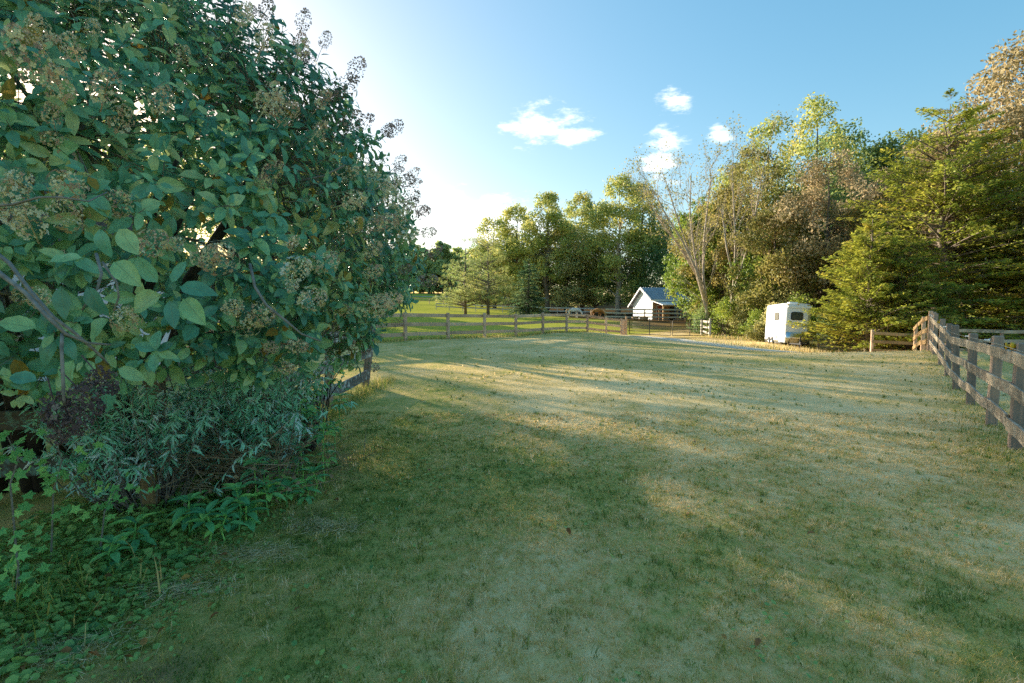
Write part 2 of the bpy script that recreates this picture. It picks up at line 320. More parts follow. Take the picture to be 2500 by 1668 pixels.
# smooth value noise for the lawn's dry and green patches
_rg = np.random.RandomState(3).rand(256, 256)
def vn(x, y):
    xi = np.floor(x).astype(int); yi = np.floor(y).astype(int); fx = x - xi; fy = y - yi
    fx = fx * fx * (3 - 2 * fx); fy = fy * fy * (3 - 2 * fy); g = lambda a, b: _rg[a & 255, b & 255]
    return (g(xi, yi) * (1 - fx) + g(xi + 1, yi) * fx) * (1 - fy) + (g(xi, yi + 1) * (1 - fx) + g(xi + 1, yi + 1) * fx) * fy
def fbm(x, y): return 0.5 * vn(x, y) + 0.28 * vn(x * 2.1 + 7, y * 2.1 + 3) + 0.14 * vn(x * 4.3 + 1, y * 4.3 + 9) + 0.08 * vn(x * 9 + 5, y * 9)
def sstep(a, b, x): t = np.clip((x - a) / (b - a), 0, 1); return t * t * (3 - 2 * t)
def dryness(x, y):
    n = fbm(x * 0.5 + 3, y * 0.36 + 11) * 0.40 + 0.30 * fbm(x * 1.9, y * 1.3) + 0.34 * fbm(x * 5.5 + 2, y * 4.2)
    d = -0.42 + 1.9 * n
    d += 0.10 * sstep(5.5, 11, y) * sstep(-3.5, 0.5, x)
    d += 0.26 * np.exp(-((x - 4.2) / 2.6) ** 2 - ((y - 7.5) / 3.2) ** 2)
    d -= 0.34 * sstep(0.5, -2.4, x - 0.05 * y) * sstep(14, 8, y)          # greener along the shrub and fence
    t = (x - 4.6) * 0.89 + (y - 38) * 0.45                                  # dry mown strip along the drive
    along = (x - 4.6) * 0.43 - (y - 38) * 0.9
    d += 0.55 * np.exp(-((t - 1.2) / 1.6) ** 2) * sstep(-4, 2, along) * sstep(26, 18, along)
    p = sstep(-0.3, 0.5, ((y - 23.5) - 1.245 * (x + 4.9)) / 1.6)      # pasture beyond the board fence
    d = d * (1 - p) + p * (0.18 + 0.35 * fbm(x * 0.12, y * 0.12))
    return np.clip(d, 0, 1), p

def axis(lo, hi, fine_lo, fine_hi, step, growth):
    a = list(np.arange(fine_lo, fine_hi + 1e-6, step)); s = step; v = a[-1]
    while v < hi: s *= growth; v += s; a.append(v)
    s = step; v = a[0]; b = []
    while v > lo: s *= growth; v -= s; b.append(v)
    return np.array(b[::-1] + a)
gx = axis(-700, 700, -8, 20, 0.30, 1.07); gy = axis(-120, 900, 1.5, 30, 0.28, 1.055)
GX, GY = np.meshgrid(gx, gy); gz = H(GX, GY)
gv = np.stack([GX.ravel(), GY.ravel(), gz.ravel()], 1)
nx, ny = len(gx), len(gy)
ii = (np.arange(ny - 1)[:, None] * nx + np.arange(nx - 1)[None]).ravel()
gf = np.stack([ii, ii + 1, ii + nx + 1, ii + nx], 1)
dr, pa = dryness(GX.ravel(), GY.ravel())
dirt = np.exp(-(((GX.ravel() - 15.5) / 4.5) ** 2 + ((GY.ravel() - 56) / 9.0) ** 2) * 1.0) + 0.55 * np.exp(-((GX.ravel() - 12.0) / 3.5) ** 2 - ((GY.ravel() - 37.0) / 2.0) ** 2)
_gx, _gy = GX.ravel(), GY.ravel()
dirt = dirt + 1.0 * np.exp(-((_gx + 1.75 + .06 * (_gy - 2)) / .26) ** 2) * sstep(.38, .55, fbm(_gx * 2.2 + 4, _gy * 2.2)) * (_gy > 1.5) * (_gy < 6)
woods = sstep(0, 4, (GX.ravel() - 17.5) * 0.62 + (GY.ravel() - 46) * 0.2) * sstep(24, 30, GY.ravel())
m, t, out = newmat('ground')
a1 = nd(t, 'ShaderNodeAttribute', attribute_name='dry'); a2 = nd(t, 'ShaderNodeAttribute', attribute_name='pasture'); a3 = nd(t, 'ShaderNodeAttribute', attribute_name='dirt'); a4 = nd(t, 'ShaderNodeAttribute', attribute_name='woods')
geo = nd(t, 'ShaderNodeNewGeometry')
n1 = noise(t, 9, 6, geo.outputs['Position'], 0.7); n2 = noise(t, 1.3, 4, geo.outputs['Position'])
v = math_(t, 'ADD', a1.outputs['Fac'], math_(t, 'MULTIPLY', math_(t, 'SUBTRACT', n1.outputs['Fac'], 0.5), 1.5))
lr = ramp(t, [(0.0, (0.25, 0.28, 0.07)), (0.3, (0.45, 0.39, 0.12)), (0.6, (0.66, 0.47, 0.19)), (0.9, (0.82, 0.61, 0.31))], v)
pr = ramp(t, [(0.2, (0.31, 0.33, 0.05)), (0.5, (0.47, 0.43, 0.08)), (0.8, (0.58, 0.48, 0.14))], v)
dk = ramp(t, [(0.2, (0.26, 0.155, 0.075)), (0.8, (0.40, 0.26, 0.13))], n2.outputs['Fac'])
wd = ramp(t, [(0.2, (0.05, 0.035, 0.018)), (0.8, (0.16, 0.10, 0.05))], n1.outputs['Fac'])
def mixrgb(t, f, a, b):
    mx = nd(t, 'ShaderNodeMix', data_type='RGBA'); t.links.new(f, mx.inputs['Factor']); t.links.new(a, mx.inputs['A']); t.links.new(b, mx.inputs['B']); return mx.outputs['Result']
c = mixrgb(t, a2.outputs['Fac'], lr.outputs[0], pr.outputs[0])
cl = nd(t, 'ShaderNodeClamp'); t.links.new(a3.outputs['Fac'], cl.inputs[0])
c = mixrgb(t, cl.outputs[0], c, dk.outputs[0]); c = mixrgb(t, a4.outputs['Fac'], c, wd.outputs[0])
p = nd(t, 'ShaderNodeBsdfPrincipled'); p.inputs['Roughness'].default_value = 0.95; p.inputs['Specular IOR Level'].default_value = 0.0
t.links.new(c, p.inputs['Base Color'])
bp = nd(t, 'ShaderNodeBump'); bp.inputs['Strength'].default_value = 0.35; bp.inputs['Distance'].default_value = 0.03
n3 = noise(t, 25, 5, geo.outputs['Position'], 0.75); t.links.new(n3.outputs['Fac'], bp.inputs['Height']); t.links.new(bp.outputs[0], p.inputs['Normal'])
t.links.new(p.outputs[0], out.inputs[0])
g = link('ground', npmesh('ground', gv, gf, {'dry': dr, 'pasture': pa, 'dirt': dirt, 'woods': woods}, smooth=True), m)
tag(g, 'gently rolling lawn and pasture, dry and patchy', None, None, 'structure')

# far gravel road
rp = [(-95, 150), (-70, 160), (-50, 167), (-38, 172), (-26, 180), (-10, 190), (20, 200)]
mb = MB(); pts = []
for i in range(len(rp) - 1):
    for k in range(8): f = k / 8; pts.append((rp[i][0] * (1 - f) + rp[i+1][0] * f, rp[i][1] * (1 - f) + rp[i+1][1] * f))
vs = []; fs = []
for i, (x, y) in enumerate(pts):
    for k in range(4): yy = y - 2.6 + k * 1.733; vs.append((x, yy, h1(x, yy) + 0.10))
for i in range(len(pts) - 1):
    for k in range(3): fs.append((i*4+k, (i+1)*4+k, (i+1)*4+k+1, i*4+k+1))
mb.add(vs, fs); tag(mb.build('road', MATS['gravel']), 'pale gravel road crossing the far field', None, None, 'structure')

# pale worn drive in front of the gates and trailer
dpts = [(9.5, 40.2), (9.0, 37.5), (9.3, 34.5), (10.8, 30.5), (12.4, 27.0), (13.6, 24.6), (14.6, 22.6)]; vs = []; fs = []; q_ = []
for i in range(len(dpts) - 1):
    for k in range(6): f = k / 6; q_.append((dpts[i][0] * (1 - f) + dpts[i+1][0] * f, dpts[i][1] * (1 - f) + dpts[i+1][1] * f))
for i, (x, y) in enumerate(q_):
    for k in range(5): xx = x + (k - 2) * .72 + .22 * (vn(np.array([y * 1.3 + k]), np.array([k * 3.1]))[0] - .5); vs.append((xx, y + .18 * (k - 2), h1(xx, y + .18 * (k - 2)) + .012))
for i in range(len(q_) - 1):
    for k in range(4): fs.append((i*5+k, i*5+k+1, (i+1)*5+k+1, (i+1)*5+k))
plain('drive', (0.68, 0.60, 0.47), 0.95, 0, 0.22, 9)
mb = MB(); mb.add(vs, fs); tag(mb.build('drive', MATS['drive'], None, True), 'pale worn gravel drive leading to the gate', None, None, 'structure')

# ------------------------------------------------------------------ lawn grass
rs = np.random.RandomState(11)
def blades(P, L, Wd, rs, tiltm=(0.25, 1.1), tri=False):
    n = len(P); az = rs.rand(n) * 2 * np.pi; tilt = tiltm[0] + (tiltm[1] - tiltm[0]) * rs.rand(n)
    dx = np.cos(az); dy = np.sin(az); sx = -dy; sy = dx
    side = np.stack([sx, sy, np.zeros(n)], 1) * (Wd / 2)[:, None]
    d1 = np.stack([dx * np.sin(tilt * .6), dy * np.sin(tilt * .6), np.cos(tilt * .6)], 1) * (L * .55)[:, None]
    d2 = np.stack([dx * np.sin(tilt * 1.4), dy * np.sin(tilt * 1.4), np.cos(tilt * 1.4)], 1) * (L * .5)[:, None]
    if tri:
        V = np.stack([P - side, P + side, P + d1 + d2], 1).reshape(-1, 3)
        return V, [np.arange(n * 3).reshape(n, 3)]
    V = np.stack([P - side, P + side, P + d1 + side * .8, P + d1 - side * .8, P + d1 + d2], 1).reshape(-1, 3)
    b = np.arange(n) * 5
    return V, [np.stack([b, b+1, b+2, b+3], 1), np.stack([b+3, b+2, b+4], 1)]
def scatter(n, d0, d1, power, rs, xlim=1.12):
    u = rs.rand(n); e = 2 - power
    d = (d0 ** e + u * (d1 ** e - d0 ** e)) ** (1 / e)
    x = (rs.rand(n) * 2 - 1) * xlim * d
    return x, d
def fenced(x, y):    # lawn on the camera's side of the fences
    right = (x - 7.1) - 0.734 * (y - 7.5)
    left = x + 3.15 - 0.35 * sstep(6.5, 3.5, y)
    mid = (y - 23.5) - 1.245 * (x + 4.9)
    return (left > 0) | (y > 11.2), right, mid
m, t, out = newmat('grass_blade')
a1 = nd(t, 'ShaderNodeAttribute', attribute_name='rnd'); a2 = nd(t, 'ShaderNodeAttribute', attribute_name='dry')
v = math_(t, 'ADD', a2.outputs['Fac'], math_(t, 'MULTIPLY', math_(t, 'SUBTRACT', a1.outputs['Fac'], 0.5), 1.05))
r = ramp(t, [(0.0, (0.12, 0.19, 0.04)), (0.22, (0.34, 0.38, 0.085)), (0.42, (0.57, 0.45, 0.14)), (0.65, (0.76, 0.55, 0.24)), (1.0, (0.88, 0.72, 0.44))], v)
p = nd(t, 'ShaderNodeBsdfPrincipled'); p.inputs['Roughness'].default_value = 0.7; p.inputs['Specular IOR Level'].default_value = 0.05
t.links.new(r.outputs[0], p.inputs['Base Color'])
tr = nd(t, 'ShaderNodeBsdfTranslucent'); t.links.new(r.outputs[0], tr.inputs[0]); ms = nd(t, 'ShaderNodeMixShader'); ms.inputs[0].default_value = 0.42
t.links.new(p.outputs[0], ms.inputs[1]); t.links.new(tr.outputs[0], ms.inputs[2]); t.links.new(ms.outputs[0], out.inputs[0])
def grass(name, n, d0, d1, power, Lr, Wk, tri, label, tilt=(0.55, 1.6)):
    x, y = scatter(n, d0, d1, power, rs)
    ok, rgt, mid = fenced(x, y)
    k = ok & (y > 1.8); x = x[k]; y = y[k]
    d, pa = dryness(x, y)
    cl = fbm(x * 7, y * 7)                         # clumps
    keep = rs.rand(len(x)) < np.clip(0.25 + 1.3 * cl, 0, 1); x = x[keep]; y = y[keep]; d = d[keep]; cl = cl[keep]
    L = (Lr[0] + (Lr[1] - Lr[0]) * rs.rand(len(x)) ** 1.6) * (0.35 + 1.0 * vn(x * 11 + 5, y * 11) + .5 * cl) * (1.15 - 0.35 * d)
    long_ = (rs.rand(len(x)) < 0.012); L[long_] *= 1.8
    P = np.stack([x, y, H(x, y) - 0.004], 1)
    Wd = np.maximum(0.0028, Wk * y) * (0.6 + 0.8 * rs.rand(len(x)))
    V, F = blades(P, L, Wd, rs, tilt, tri)
    rr = rs.rand(len(x)); k = len(F)
    o = link(name, npmesh(name, V, F, {'rnd': np.tile(.5 * rr + .5 * np.clip(1.6 * vn(x * 16, y * 16) - .3, 0, 1), k), 'dry': np.tile(d, k)}), MATS['grass_blade'])
    return tag(o, label, 'grass', None, 'stuff')
grass('lawn_grass', 175000, 2.0, 8.5, 1.45, (0.020, 0.062), 0.0014, False, 'short mown grass in the near shaded lawn')
grass('lawn_grass', 220000, 8.0, 36.0, 1.35, (0.018, 0.048), 0.0010, True, 'sparse dry mown grass further across the lawn')

# ------------------------------------------------------------------ fences
frs = np.random.RandomState(5)
def beam(name, p0, p1, w, th, mat, parent, side=None, warp=0.0, seg=1, up=None):
    """board from p0 to p1; w = height of the face, th = thickness; local X runs along the length"""
    p0 = Vector(p0); p1 = Vector(p1); d = p1 - p0; L = d.length; x = d.normalized()
    z = Vector(up) if up else Vector((0, 0, 1))
    y = z.cross(x)
    if y.length < 1e-3: y = Vector((0, 1, 0)).cross(x)
    y.normalize(); z = x.cross(y)
    M = Matrix((x, y, z)).transposed().to_4x4(); M.translation = (p0 + p1) / 2
    if parent: M = Matrix.Translation(-Vector(parent.location)) @ M if parent.rotation_euler.z == 0 else parent.matrix_basis.inverted() @ M
    vs = []; fs = []
    for i in range(seg + 1):
        s = -L / 2 + L * i / seg; o = frs.randn() * warp if 0 < i < seg else 0; o2 = frs.randn() * warp * 0.5
        for (a, b) in ((-1, -1), (1, -1), (1, 1), (-1, 1)):
            vs.append((s, a * th / 2 + o, b * w / 2 + o2 + frs.randn() * warp * 0.25))
    for i in range(seg):
        for k in range(4): fs.append((i*4+k, i*4+(k+1) % 4, (i+1)*4+(k+1) % 4, (i+1)*4+k))
    fs += [(3, 2, 1, 0), tuple(seg*4+k for k in range(4))]
    mb = MB(); mb.add(vs, [f[::-1] for f in fs]); me = mb.mesh(name, bevel=min(w, th) * 0.12)
    o = link(name, me, mat, parent); o.matrix_basis = M
    return o
def post(p, h, w, mat, parent, lean=(0, 0), yaw=0.0, name='post', d=None):
    base = Vector((p[0], p[1], p[2] - 0.25)); top = Vector((p[0] + lean[0], p[1] + lean[1], p[2] + h))
    return beam(name, base, top, w, d or w, mat, parent, warp=0.003, seg=3, up=(math.cos(yaw), math.sin(yaw), 0))
def G(x, y): return (x, y, h1(x, y))
def board_fence(name, label, pts, heights, rails, pmat, bmat, h=1.31, pw=0.12, bw=0.14, bt=0.03, side=1, leans=None, warp=0.006, z=None, jit=0.015, skip=()):
    """pts (x, y) of the posts; rails = heights of board centres; side = which side of the posts the boards are nailed to"""
    ox, oy = pts[0]
    root = empty(name, (ox, oy, h1(ox, oy)), 0, label, 'fence')
    zz = [h1(*q) if z is None or z[i] is None else z[i] for i, q in enumerate(pts)]
    n = len(pts)
    lean = [(leans or {}).get(i, (frs.randn() * 0.012, frs.randn() * 0.012)) for i in range(n)]
    for i, q in enumerate(pts):
        a = pts[max(i-1, 0)]; b = pts[min(i+1, n-1)]; yaw = math.atan2(b[1]-a[1], b[0]-a[0])
        post((q[0], q[1], zz[i]), (heights[i] if heights else h) + frs.randn() * jit, pw, pmat, root, lean[i], yaw)
    for i in range(n - 1):
        if i in skip: continue
        a = Vector((*pts[i], 0)); b = Vector((*pts[i+1], 0)); d = (b - a).normalized(); nn = Vector((-d.y, d.x, 0)) * side * (pw / 2 + bt / 2 + 0.003)
        for k, rh in enumerate(rails):
            j0 = frs.randn() * 0.012; j1 = frs.randn() * 0.012
            f0 = rh / h
            p0 = a + nn + d * 0.004 + Vector((lean[i][0] * f0, lean[i][1] * f0, zz[i] + rh + j0)); p1 = b + nn - d * 0.004 + Vector((lean[i+1][0] * f0, lean[i+1][1] * f0, zz[i+1] + rh + j1))
            beam('board', p0, p1, bw * (1 + frs.randn() * 0.03), bt, bmat, root, warp=warp, seg=4)
    return root
W_ = MATS
# right fence, running away from the camera beside the lawn
rpts = [(4.85, 4.3), (6.17, 6.2), (7.1, 7.5), (8.48, 9.38), (9.86, 11.26), (11.24, 13.14), (12.62, 15.0), (13.9, 16.8), (14.45, 17.55)]
rf = board_fence('board_fence', 'weathered grey three board fence with electric wire along the right of the lawn', rpts,
                 [1.31, 1.31, 1.32, 1.32, 1.43, 1.36, 1.33, 1.36, 1.38], (1.13, 0.72, 0.33), W_['wood_post'], W_['wood_right'], h=1.31, pw=0.125, bw=0.150, bt=0.032, side=1,
                 leans={4: (-0.13, -0.02), 3: (-0.02, 0), 2: (0.03, 0)}, warp=0.008)
# electric wire with its insulators
def insulator(q, mat, parent, big=False):
    mb = MB(); r = 0.035 if big else 0.022
    mb.tube([(-0.03, 0, 0), (-0.05, 0, 0), (-0.055, 0, 0), (-0.085, 0, 0), (-0.09, 0, 0), (-0.115, 0, 0), (-0.12, 0, 0), (-0.13, 0, 0)] if big else [(-0.06, 0, 0), (-0.075, 0, 0), (-0.10, 0, 0), (-0.12, 0, 0), (-0.13, 0, 0)],
            [r*.6, r*.6, r*1.35, r*1.35, r*.6, r*.6, r*1.35, r*1.35] if big else [r*1.4, r, r*.55, r*.8, r*.5], 8)
    o = mb.build('insulator', mat, parent, True); o.location = Vector(q) - Vector(parent.location); o.rotation_euler = (0, 0, R(-53)); return o
wz = []
for i, (x, y) in enumerate(rpts):
    zt = h1(x, y) + 1.26
    wx, wy = x - 0.095, y + 0.07
    insulator((x, y, zt), W_['insul_yellow'] if i in (1, 6) else W_['insul_white'], rf, i in (1, 6))
    wz.append((wx - 0.03, wy + 0.02, zt + 0.004))
mb = MB()
for i in range(len(wz) - 1): mb.tube([Vector(p) - rf.location for p in (wz[i], wz[i+1])], 0.004, 5)
mb.build('wire', W_['wire'], rf)
# from the corner down the slope, then along the foot of the cedars
board_fence('board_fence', 'sunlit board fence stepping downhill from the corner post at right', [(14.62, 17.9), (15.75, 19.6), (17.6, 22.3)], [1.42, 1.34, 1.3], (1.16, 0.74, 0.34),
            W_['wood_brown'], W_['wood_tan'], pw=0.12, bw=0.155, side=1)
board_fence('board_fence', 'low board fence half buried under the cedar branches', [(17.25, 24.5), (19.75, 24.4)], None, (1.1, 0.7, 0.3),
            W_['wood_brown'], W_['wood_tan'], pw=0.11, bw=0.14, side=-1)
board_fence('board_fence', 'grey back fence running off to the right behind the corner post', [(19.4, 23.1), (22.0, 23.0), (24.6, 22.8), (27.2, 22.6)], None, (1.25, 0.82, 0.4),
            W_['wood_post'], W_['wood_right'], pw=0.11, bw=0.14, side=-1)
# board fence across the middle, in front of the pasture
mpts = [(-4.9 + 1.708 * i, 23.5 + 2.127 * i) for i in range(-4, 7)] + [(7.07, 38.4), (8.55, 40.0)]
board_fence('board_fence', 'brown three board fence across the middle in front of the sunny pasture', mpts, None, (1.16, 0.72, 0.28), W_['wood_brown'], W_['wood_brown'], h=1.3, pw=0.14, bw=0.17, bt=0.03, side=1, warp=0.004)
board_fence('board_fence', 'short board panel between the pasture fence and the metal gate', [(8.75, 40.35), (9.0, 40.9), (9.25, 41.4)], [1.25, 1.25, 1.5], (1.1, 0.5), W_['wood_brown'], W_['wood_brown'], pw=0.13, bw=0.13, side=1)
# left foreground fence under the big shrub
lp = board_fence('board_fence', 'lichen covered board fence under the big shrub at left', [(-3.15, 4.5), (-3.2, 6.7), (-3.22, 8.9), (-3.2, 11.0)], [1.2, 1.25, 1.3, 1.36], (1.18, 0.74, 0.26),
            W_['wood_post'], W_['wood_lichen'], pw=0.13, bw=0.19, bt=0.035, side=-1, leans={3: (0.17, 0.05), 2: (0.05, 0), 1: (0.02, 0)}, warp=0.012)
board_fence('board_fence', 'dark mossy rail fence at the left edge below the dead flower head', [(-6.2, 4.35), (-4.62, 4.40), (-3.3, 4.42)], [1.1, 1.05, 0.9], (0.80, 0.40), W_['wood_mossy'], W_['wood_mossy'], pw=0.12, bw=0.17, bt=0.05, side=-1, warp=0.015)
sp = post((-3.12, 4.33, h1(-3.12, 4.33)), 0.42, 0.115, W_['wood_tan'], lp, (0.005, 0.0), 0.2, 'post')
# fence to the right of the gates, pale in the sun
board_fence('board_fence', 'short pale sunlit fence meeting the right hand gate post', [(16.4, 46.0), (16.0, 43.2), (15.55, 40.2)], [1.3, 1.3, 1.45], (1.15, 0.72, 0.3), W_['wood_pale'], W_['wood_pale'], pw=0.14, bw=0.17, side=1)
# barn paddock rails
board_fence('board_fence', 'pale rail fence around the barn yard', [(13.6, 74.5), (12.4, 68.0), (14.9, 67.4), (17.3, 66.8), (19.1, 66.4), (21.3, 66.0), (22.3, 65.8)], [1.5, 1.5, 1.5, 1.5, 1.5, 1.6, 1.5], (1.42, 0.95, 0.45),
            W_['wood_tan'], W_['wood_pale'], h=1.5, pw=0.17, bw=0.19, side=-1)
board_fence('board_fence', 'dark rail fence in the shade right of the barn', [(22.9, 67.0), (25.0, 67.2), (27.0, 67.4)], None, (1.35, 0.95, 0.55, 0.2), W_['wood_brown'], W_['wood_brown'], h=1.45, pw=0.15, bw=0.17, side=-1)
# far pasture rail behind the horses
fx = np.linspace(-14, 15.5, 13)
board_fence('board_fence', 'thin white topped rail fence behind the grazing horses', [(x, 93.0 - 0.12 * x) for x in fx], None, (1.15, 0.6), W_['wood_pale'], W_['wood_pale'], h=1.2, pw=0.12, bw=0.2, side=-1)
fx = np.linspace(-52, -16, 13)
board_fence('board_fence', 'distant fence line in the far field near the road', [(x, 112 + 0.55 * (x + 30)) for x in fx], None, (1.2, 0.7), W_['wood_brown'], W_['wood_brown'], h=1.3, pw=0.14, bw=0.16, side=-1)

# ------------------------------------------------------------------ tube gates
def tube_gate(label, a, b, h=1.22, flip=False):
    za, zb = h1(*a) + 0.12, h1(*b) + 0.12
    d = Vector((b[0]-a[0], b[1]-a[1], 0)); L = d.length
    root = empty('metal_gate', (a[0], a[1], za), math.atan2(d.y, d.x), label, 'gate'); sl = (zb - za) / L
    def zq(x): return sl * x
    fr = MB(); r = 0.03
    fr.tube([(0.03, 0, 0), (0.03, 0, h-.12), (0.14, 0, h)] + [(x, 0, h + zq(x)) for x in (L*.5,)] + [(L-.14, 0, h + zq(L)), (L-.03, 0, h-.12 + zq(L)), (L-.03, 0, zq(L)), (L*.5, 0, zq(L*.5)), (0.03, 0, 0)], r, 6)
    fr.build('gate_frame', W_['gate_metal'], root, True)
    for k in range(1, 5):
        z = h * (0.06 + 0.94 * (k / 5) ** 1.15)
        b_ = MB(); b_.tube([(0.03, 0, z), (L-.03, 0, z + zq(L))], 0.022, 6); b_.build('rail', W_['gate_metal'], root, True)
    b_ = MB(); b_.box(L*.5-.03, L*.5+.03, -0.035, -0.023, zq(L*.5), h + zq(L*.5)); b_.build('brace', W_['gate_metal'], root)
    for z in (0.25, 0.95):
        b_ = MB(); b_.tube([(-0.06, 0, z), (0.04, 0, z)], 0.03, 6); b_.build('hinge', W_['gate_metal'], root)
    return root
tube_gate('left leaf of the brown metal farm gate', (9.42, 41.2), (12.25, 39.4))
tube_gate('right leaf of the brown metal farm gate', (15.4, 40.3), (12.33, 39.4))

# ------------------------------------------------------------------ barn
bx, by = 17.85, 75.55
barn = empty('barn', (bx, by, h1(18.4, 72.5)), math.atan2(-0.974, 0.225), 'small white barn with dark metal roof and lean-to behind the rails', 'barn')
# local: +x runs along the gable wall (left to right in view), +y along the ridge (away to the right)
GW, BL = 5.7, 8.5; EL, ER, PK = 2.35, 2.95, 4.45
mb = MB(); th = 0.12
mb.add([(0,0,-.3),(GW,0,-.3),(GW,0,ER),(GW*.53,0,PK-.12),(0,0,EL),(0,th,-.3),(GW,th,-.3),(GW,th,ER),(GW*.53,th,PK-.12),(0,th,EL)],
       [(0,1,2,3,4),(9,8,7,6,5),(0,5,6,1),(1,6,7,2),(2,7,8,3),(3,8,9,4),(4,9,5,0)]); mb.build('gable_wall', W_['paint_white'], barn)
mb = MB(); mb.box(0, th, th, BL, -.3, EL - .02); mb.build('side_wall', W_['paint_white'], barn)
mb = MB(); mb.box(GW-th, GW, th, 0.55, -.3, ER-.02); mb.box(GW-th, GW, 1.75, 2.6, -.3, ER-.02); mb.box(GW-th, GW, 4.8, BL, -.3, ER-.02); mb.box(GW-th, GW, 0.55, 1.75, 2.05, ER-.02); mb.box(GW-th, GW, 2.6, 4.8, 2.05, ER-.02)
mb.build('front_wall', W_['wood_tan'], barn)
mb = MB(); mb.box(0, GW, BL, BL+th, -.3, EL); mb.build('back_wall', W_['wood_tan'], barn)
def slope(p0, p1, y0, y1, th=0.06):
    (x0, z0), (x1, z1) = p0, p1; m_ = MB()
    m_.add([(x0,y0,z0),(x1,y0,z1),(x1,y1,z1),(x0,y1,z0),(x0,y0,z0+th),(x1,y0,z1+th),(x1,y1,z1+th),(x0,y1,z0+th)],
           [(0,3,2,1),(4,5,6,7),(0,1,5,4),(1,2,6,5),(2,3,7,6),(3,0,4,7)]); return m_
px_ = GW*.53
kl = (PK-EL)/px_; kr = (PK-ER)/(GW-px_)
slope((-0.7, EL-.7*kl), (px_, PK), -0.5, BL+.3).build('roof', W_['metal_roof'], barn)
rr = slope((px_+.004, PK), (GW+0.45, ER-.45*kr), -0.5, BL+.3).build('roof', W_['metal_roof'], barn)
for k in range(int((BL+.8)/0.42)):
    y = -0.47 + k*0.42; s_ = slope((px_+.02, PK+.06), (GW+0.44, ER-.44*kr+.06), y, y+0.05, 0.045); s_.build('roof_rib', W_['metal_roof'], rr)
for (p0, p1) in (((-0.72, EL-.72*kl-.17), (px_-.01, PK-.17)), ((px_+.01, PK-.17), (GW+.47, ER-.47*kr-.17))):
    slope(p0, p1, -0.54, -0.505, 0.2).build('rake_trim', W_['paint_white'], barn)
mb = MB(); mb.box(GW+.452, GW+.485, -0.5, BL+.3, ER-.45*kr-.15, ER-.45*kr+.03); mb.build('eave_trim', W_['paint_white'], barn)
# lean-to
slope((GW+.01, 2.50), (GW+2.75, 1.95), 0.0, BL, 0.06).build('lean_to_roof', W_['tin_roof'], barn)
mb = MB(); mb.box(GW+2.6, GW+2.70, 0.05, BL-.1, 1.80, 1.93); mb.build('beam', W_['wood_tan'], barn)
for y in (0.1, 2.7, 5.4, 8.2):
    mb = MB(); mb.box(GW+2.57, GW+2.73, y, y+.16, -.3, 1.795); mb.build('post', W_['wood_tan'], barn)
# doors with cross braces
def xdoor(y0, y1, z0, z1):
    mb = MB(); mb.box(GW-.09, GW-.04, y0, y1, z0, z1); dd = mb.build('door', W_['rust_red'], barn)
    t_ = MB(); w = .12; x = GW-.038; x1 = GW-.01
    t_.box(x, x1, y0, y0+w, z0, z1); t_.box(x, x1, y1-w, y1, z0, z1); t_.box(x, x1-.002, y0+w, y1-w, z1-w, z1); t_.box(x, x1-.002, y0+w, y1-w, z0, z0+w); t_.box(x, x1-.002, y0+w, y1-w, (z0+z1)/2-w/2, (z0+z1)/2+w/2)
    for (za, zb) in ((z0+w, (z0+z1)/2-w/2), ((z0+z1)/2+w/2, z1-w)):
        n = Vector((0, y1-y0-2*w, zb-za)); t_.tube([(x+.012, y0+w, zb), (x+.012, (y0+y1)/2, za)], .05, 4); t_.tube([(x+.014, y1-w, zb), (x+.014, (y0+y1)/2, za)], .05, 4)
    t_.build('door_trim', W_['wood_pale'], dd)
xdoor(0.58, 1.72, -.05, 2.0)
mb = MB(); mb.box(GW-2.6, GW-2.5, 2.6, 4.8, -.2, 2.0); mb.build('stall_back', W_['wood_tan'], barn)
mb = MB(); mb.box(GW+0.3, GW+1.2, 3.2, 4.8, 0.35, 0.45)
for (a, b) in ((.35, 3.3), (1.1, 3.3), (.35, 4.7), (1.1, 4.7)): mb.box(GW+a-.04, GW+a+.04, b-.04, b+.04, -.1, .35)
def place_tub(x, y, label, s=1.0):
    r_ = MB(); r_.tube([(0,0,0),(0,0,.02),(0,0,.48),(0,0,.5),(0,0,.47),(0,0,.06)], [.36*s,.38*s,.46*s,.48*s,.43*s,.36*s], 14)
    o = r_.build('feed_tub', W_['tub_tan'], None, True); o.location = (x, y, h1(x, y)); return tag(o, label, 'tub', 'feed tubs')
place_tub(15.9, 66.3, 'tan round feed tub left of the other beside the yard fence'); place_tub(17.0, 66.0, 'tan round feed tub directly before the white barn wall', 1.25)
wb = mb.build('work_bench', W_['wood_pale'], None); wb.matrix_world = barn.matrix_basis.copy(); tag(wb, 'pale wooden bench under the lean-to roof', 'bench')

# ------------------------------------------------------------------ horse trailer
tx, ty = 16.95, 30.6
tr_ = empty('horse_trailer', (tx, ty, h1(tx, ty) - 0.02), R(-13), 'white horse trailer with rounded roof and silver nose parked by the cedar', 'trailer')
tr_.rotation_euler = (R(-1.5), R(2.6), R(-13))
HW, TL, Z0, Z1 = 0.84, 3.6, 0.34, 2.72     # local -y is the nose, x to the right
def prof(hw, y, inset=0.0, zlow=Z0):
    pts = [(-hw, zlow), (-hw + .005, Z1-.24), (-hw+.03, Z1-.12), (-hw+.09, Z1-.045), (-hw+.22, Z1-.012), (0, Z1), (hw-.22, Z1-.012), (hw-.09, Z1-.045), (hw-.03, Z1-.12), (hw-.005, Z1-.24), (hw, zlow)]
    return [(x, y, z - inset) for x, z in pts]
rings = [prof(HW-.26, 0.0, .03), prof(HW-.05, 0.22, .01), prof(HW, 0.34), prof(HW, TL)]
vs = [p for r_ in rings for p in r_]; n = 11; fs = []
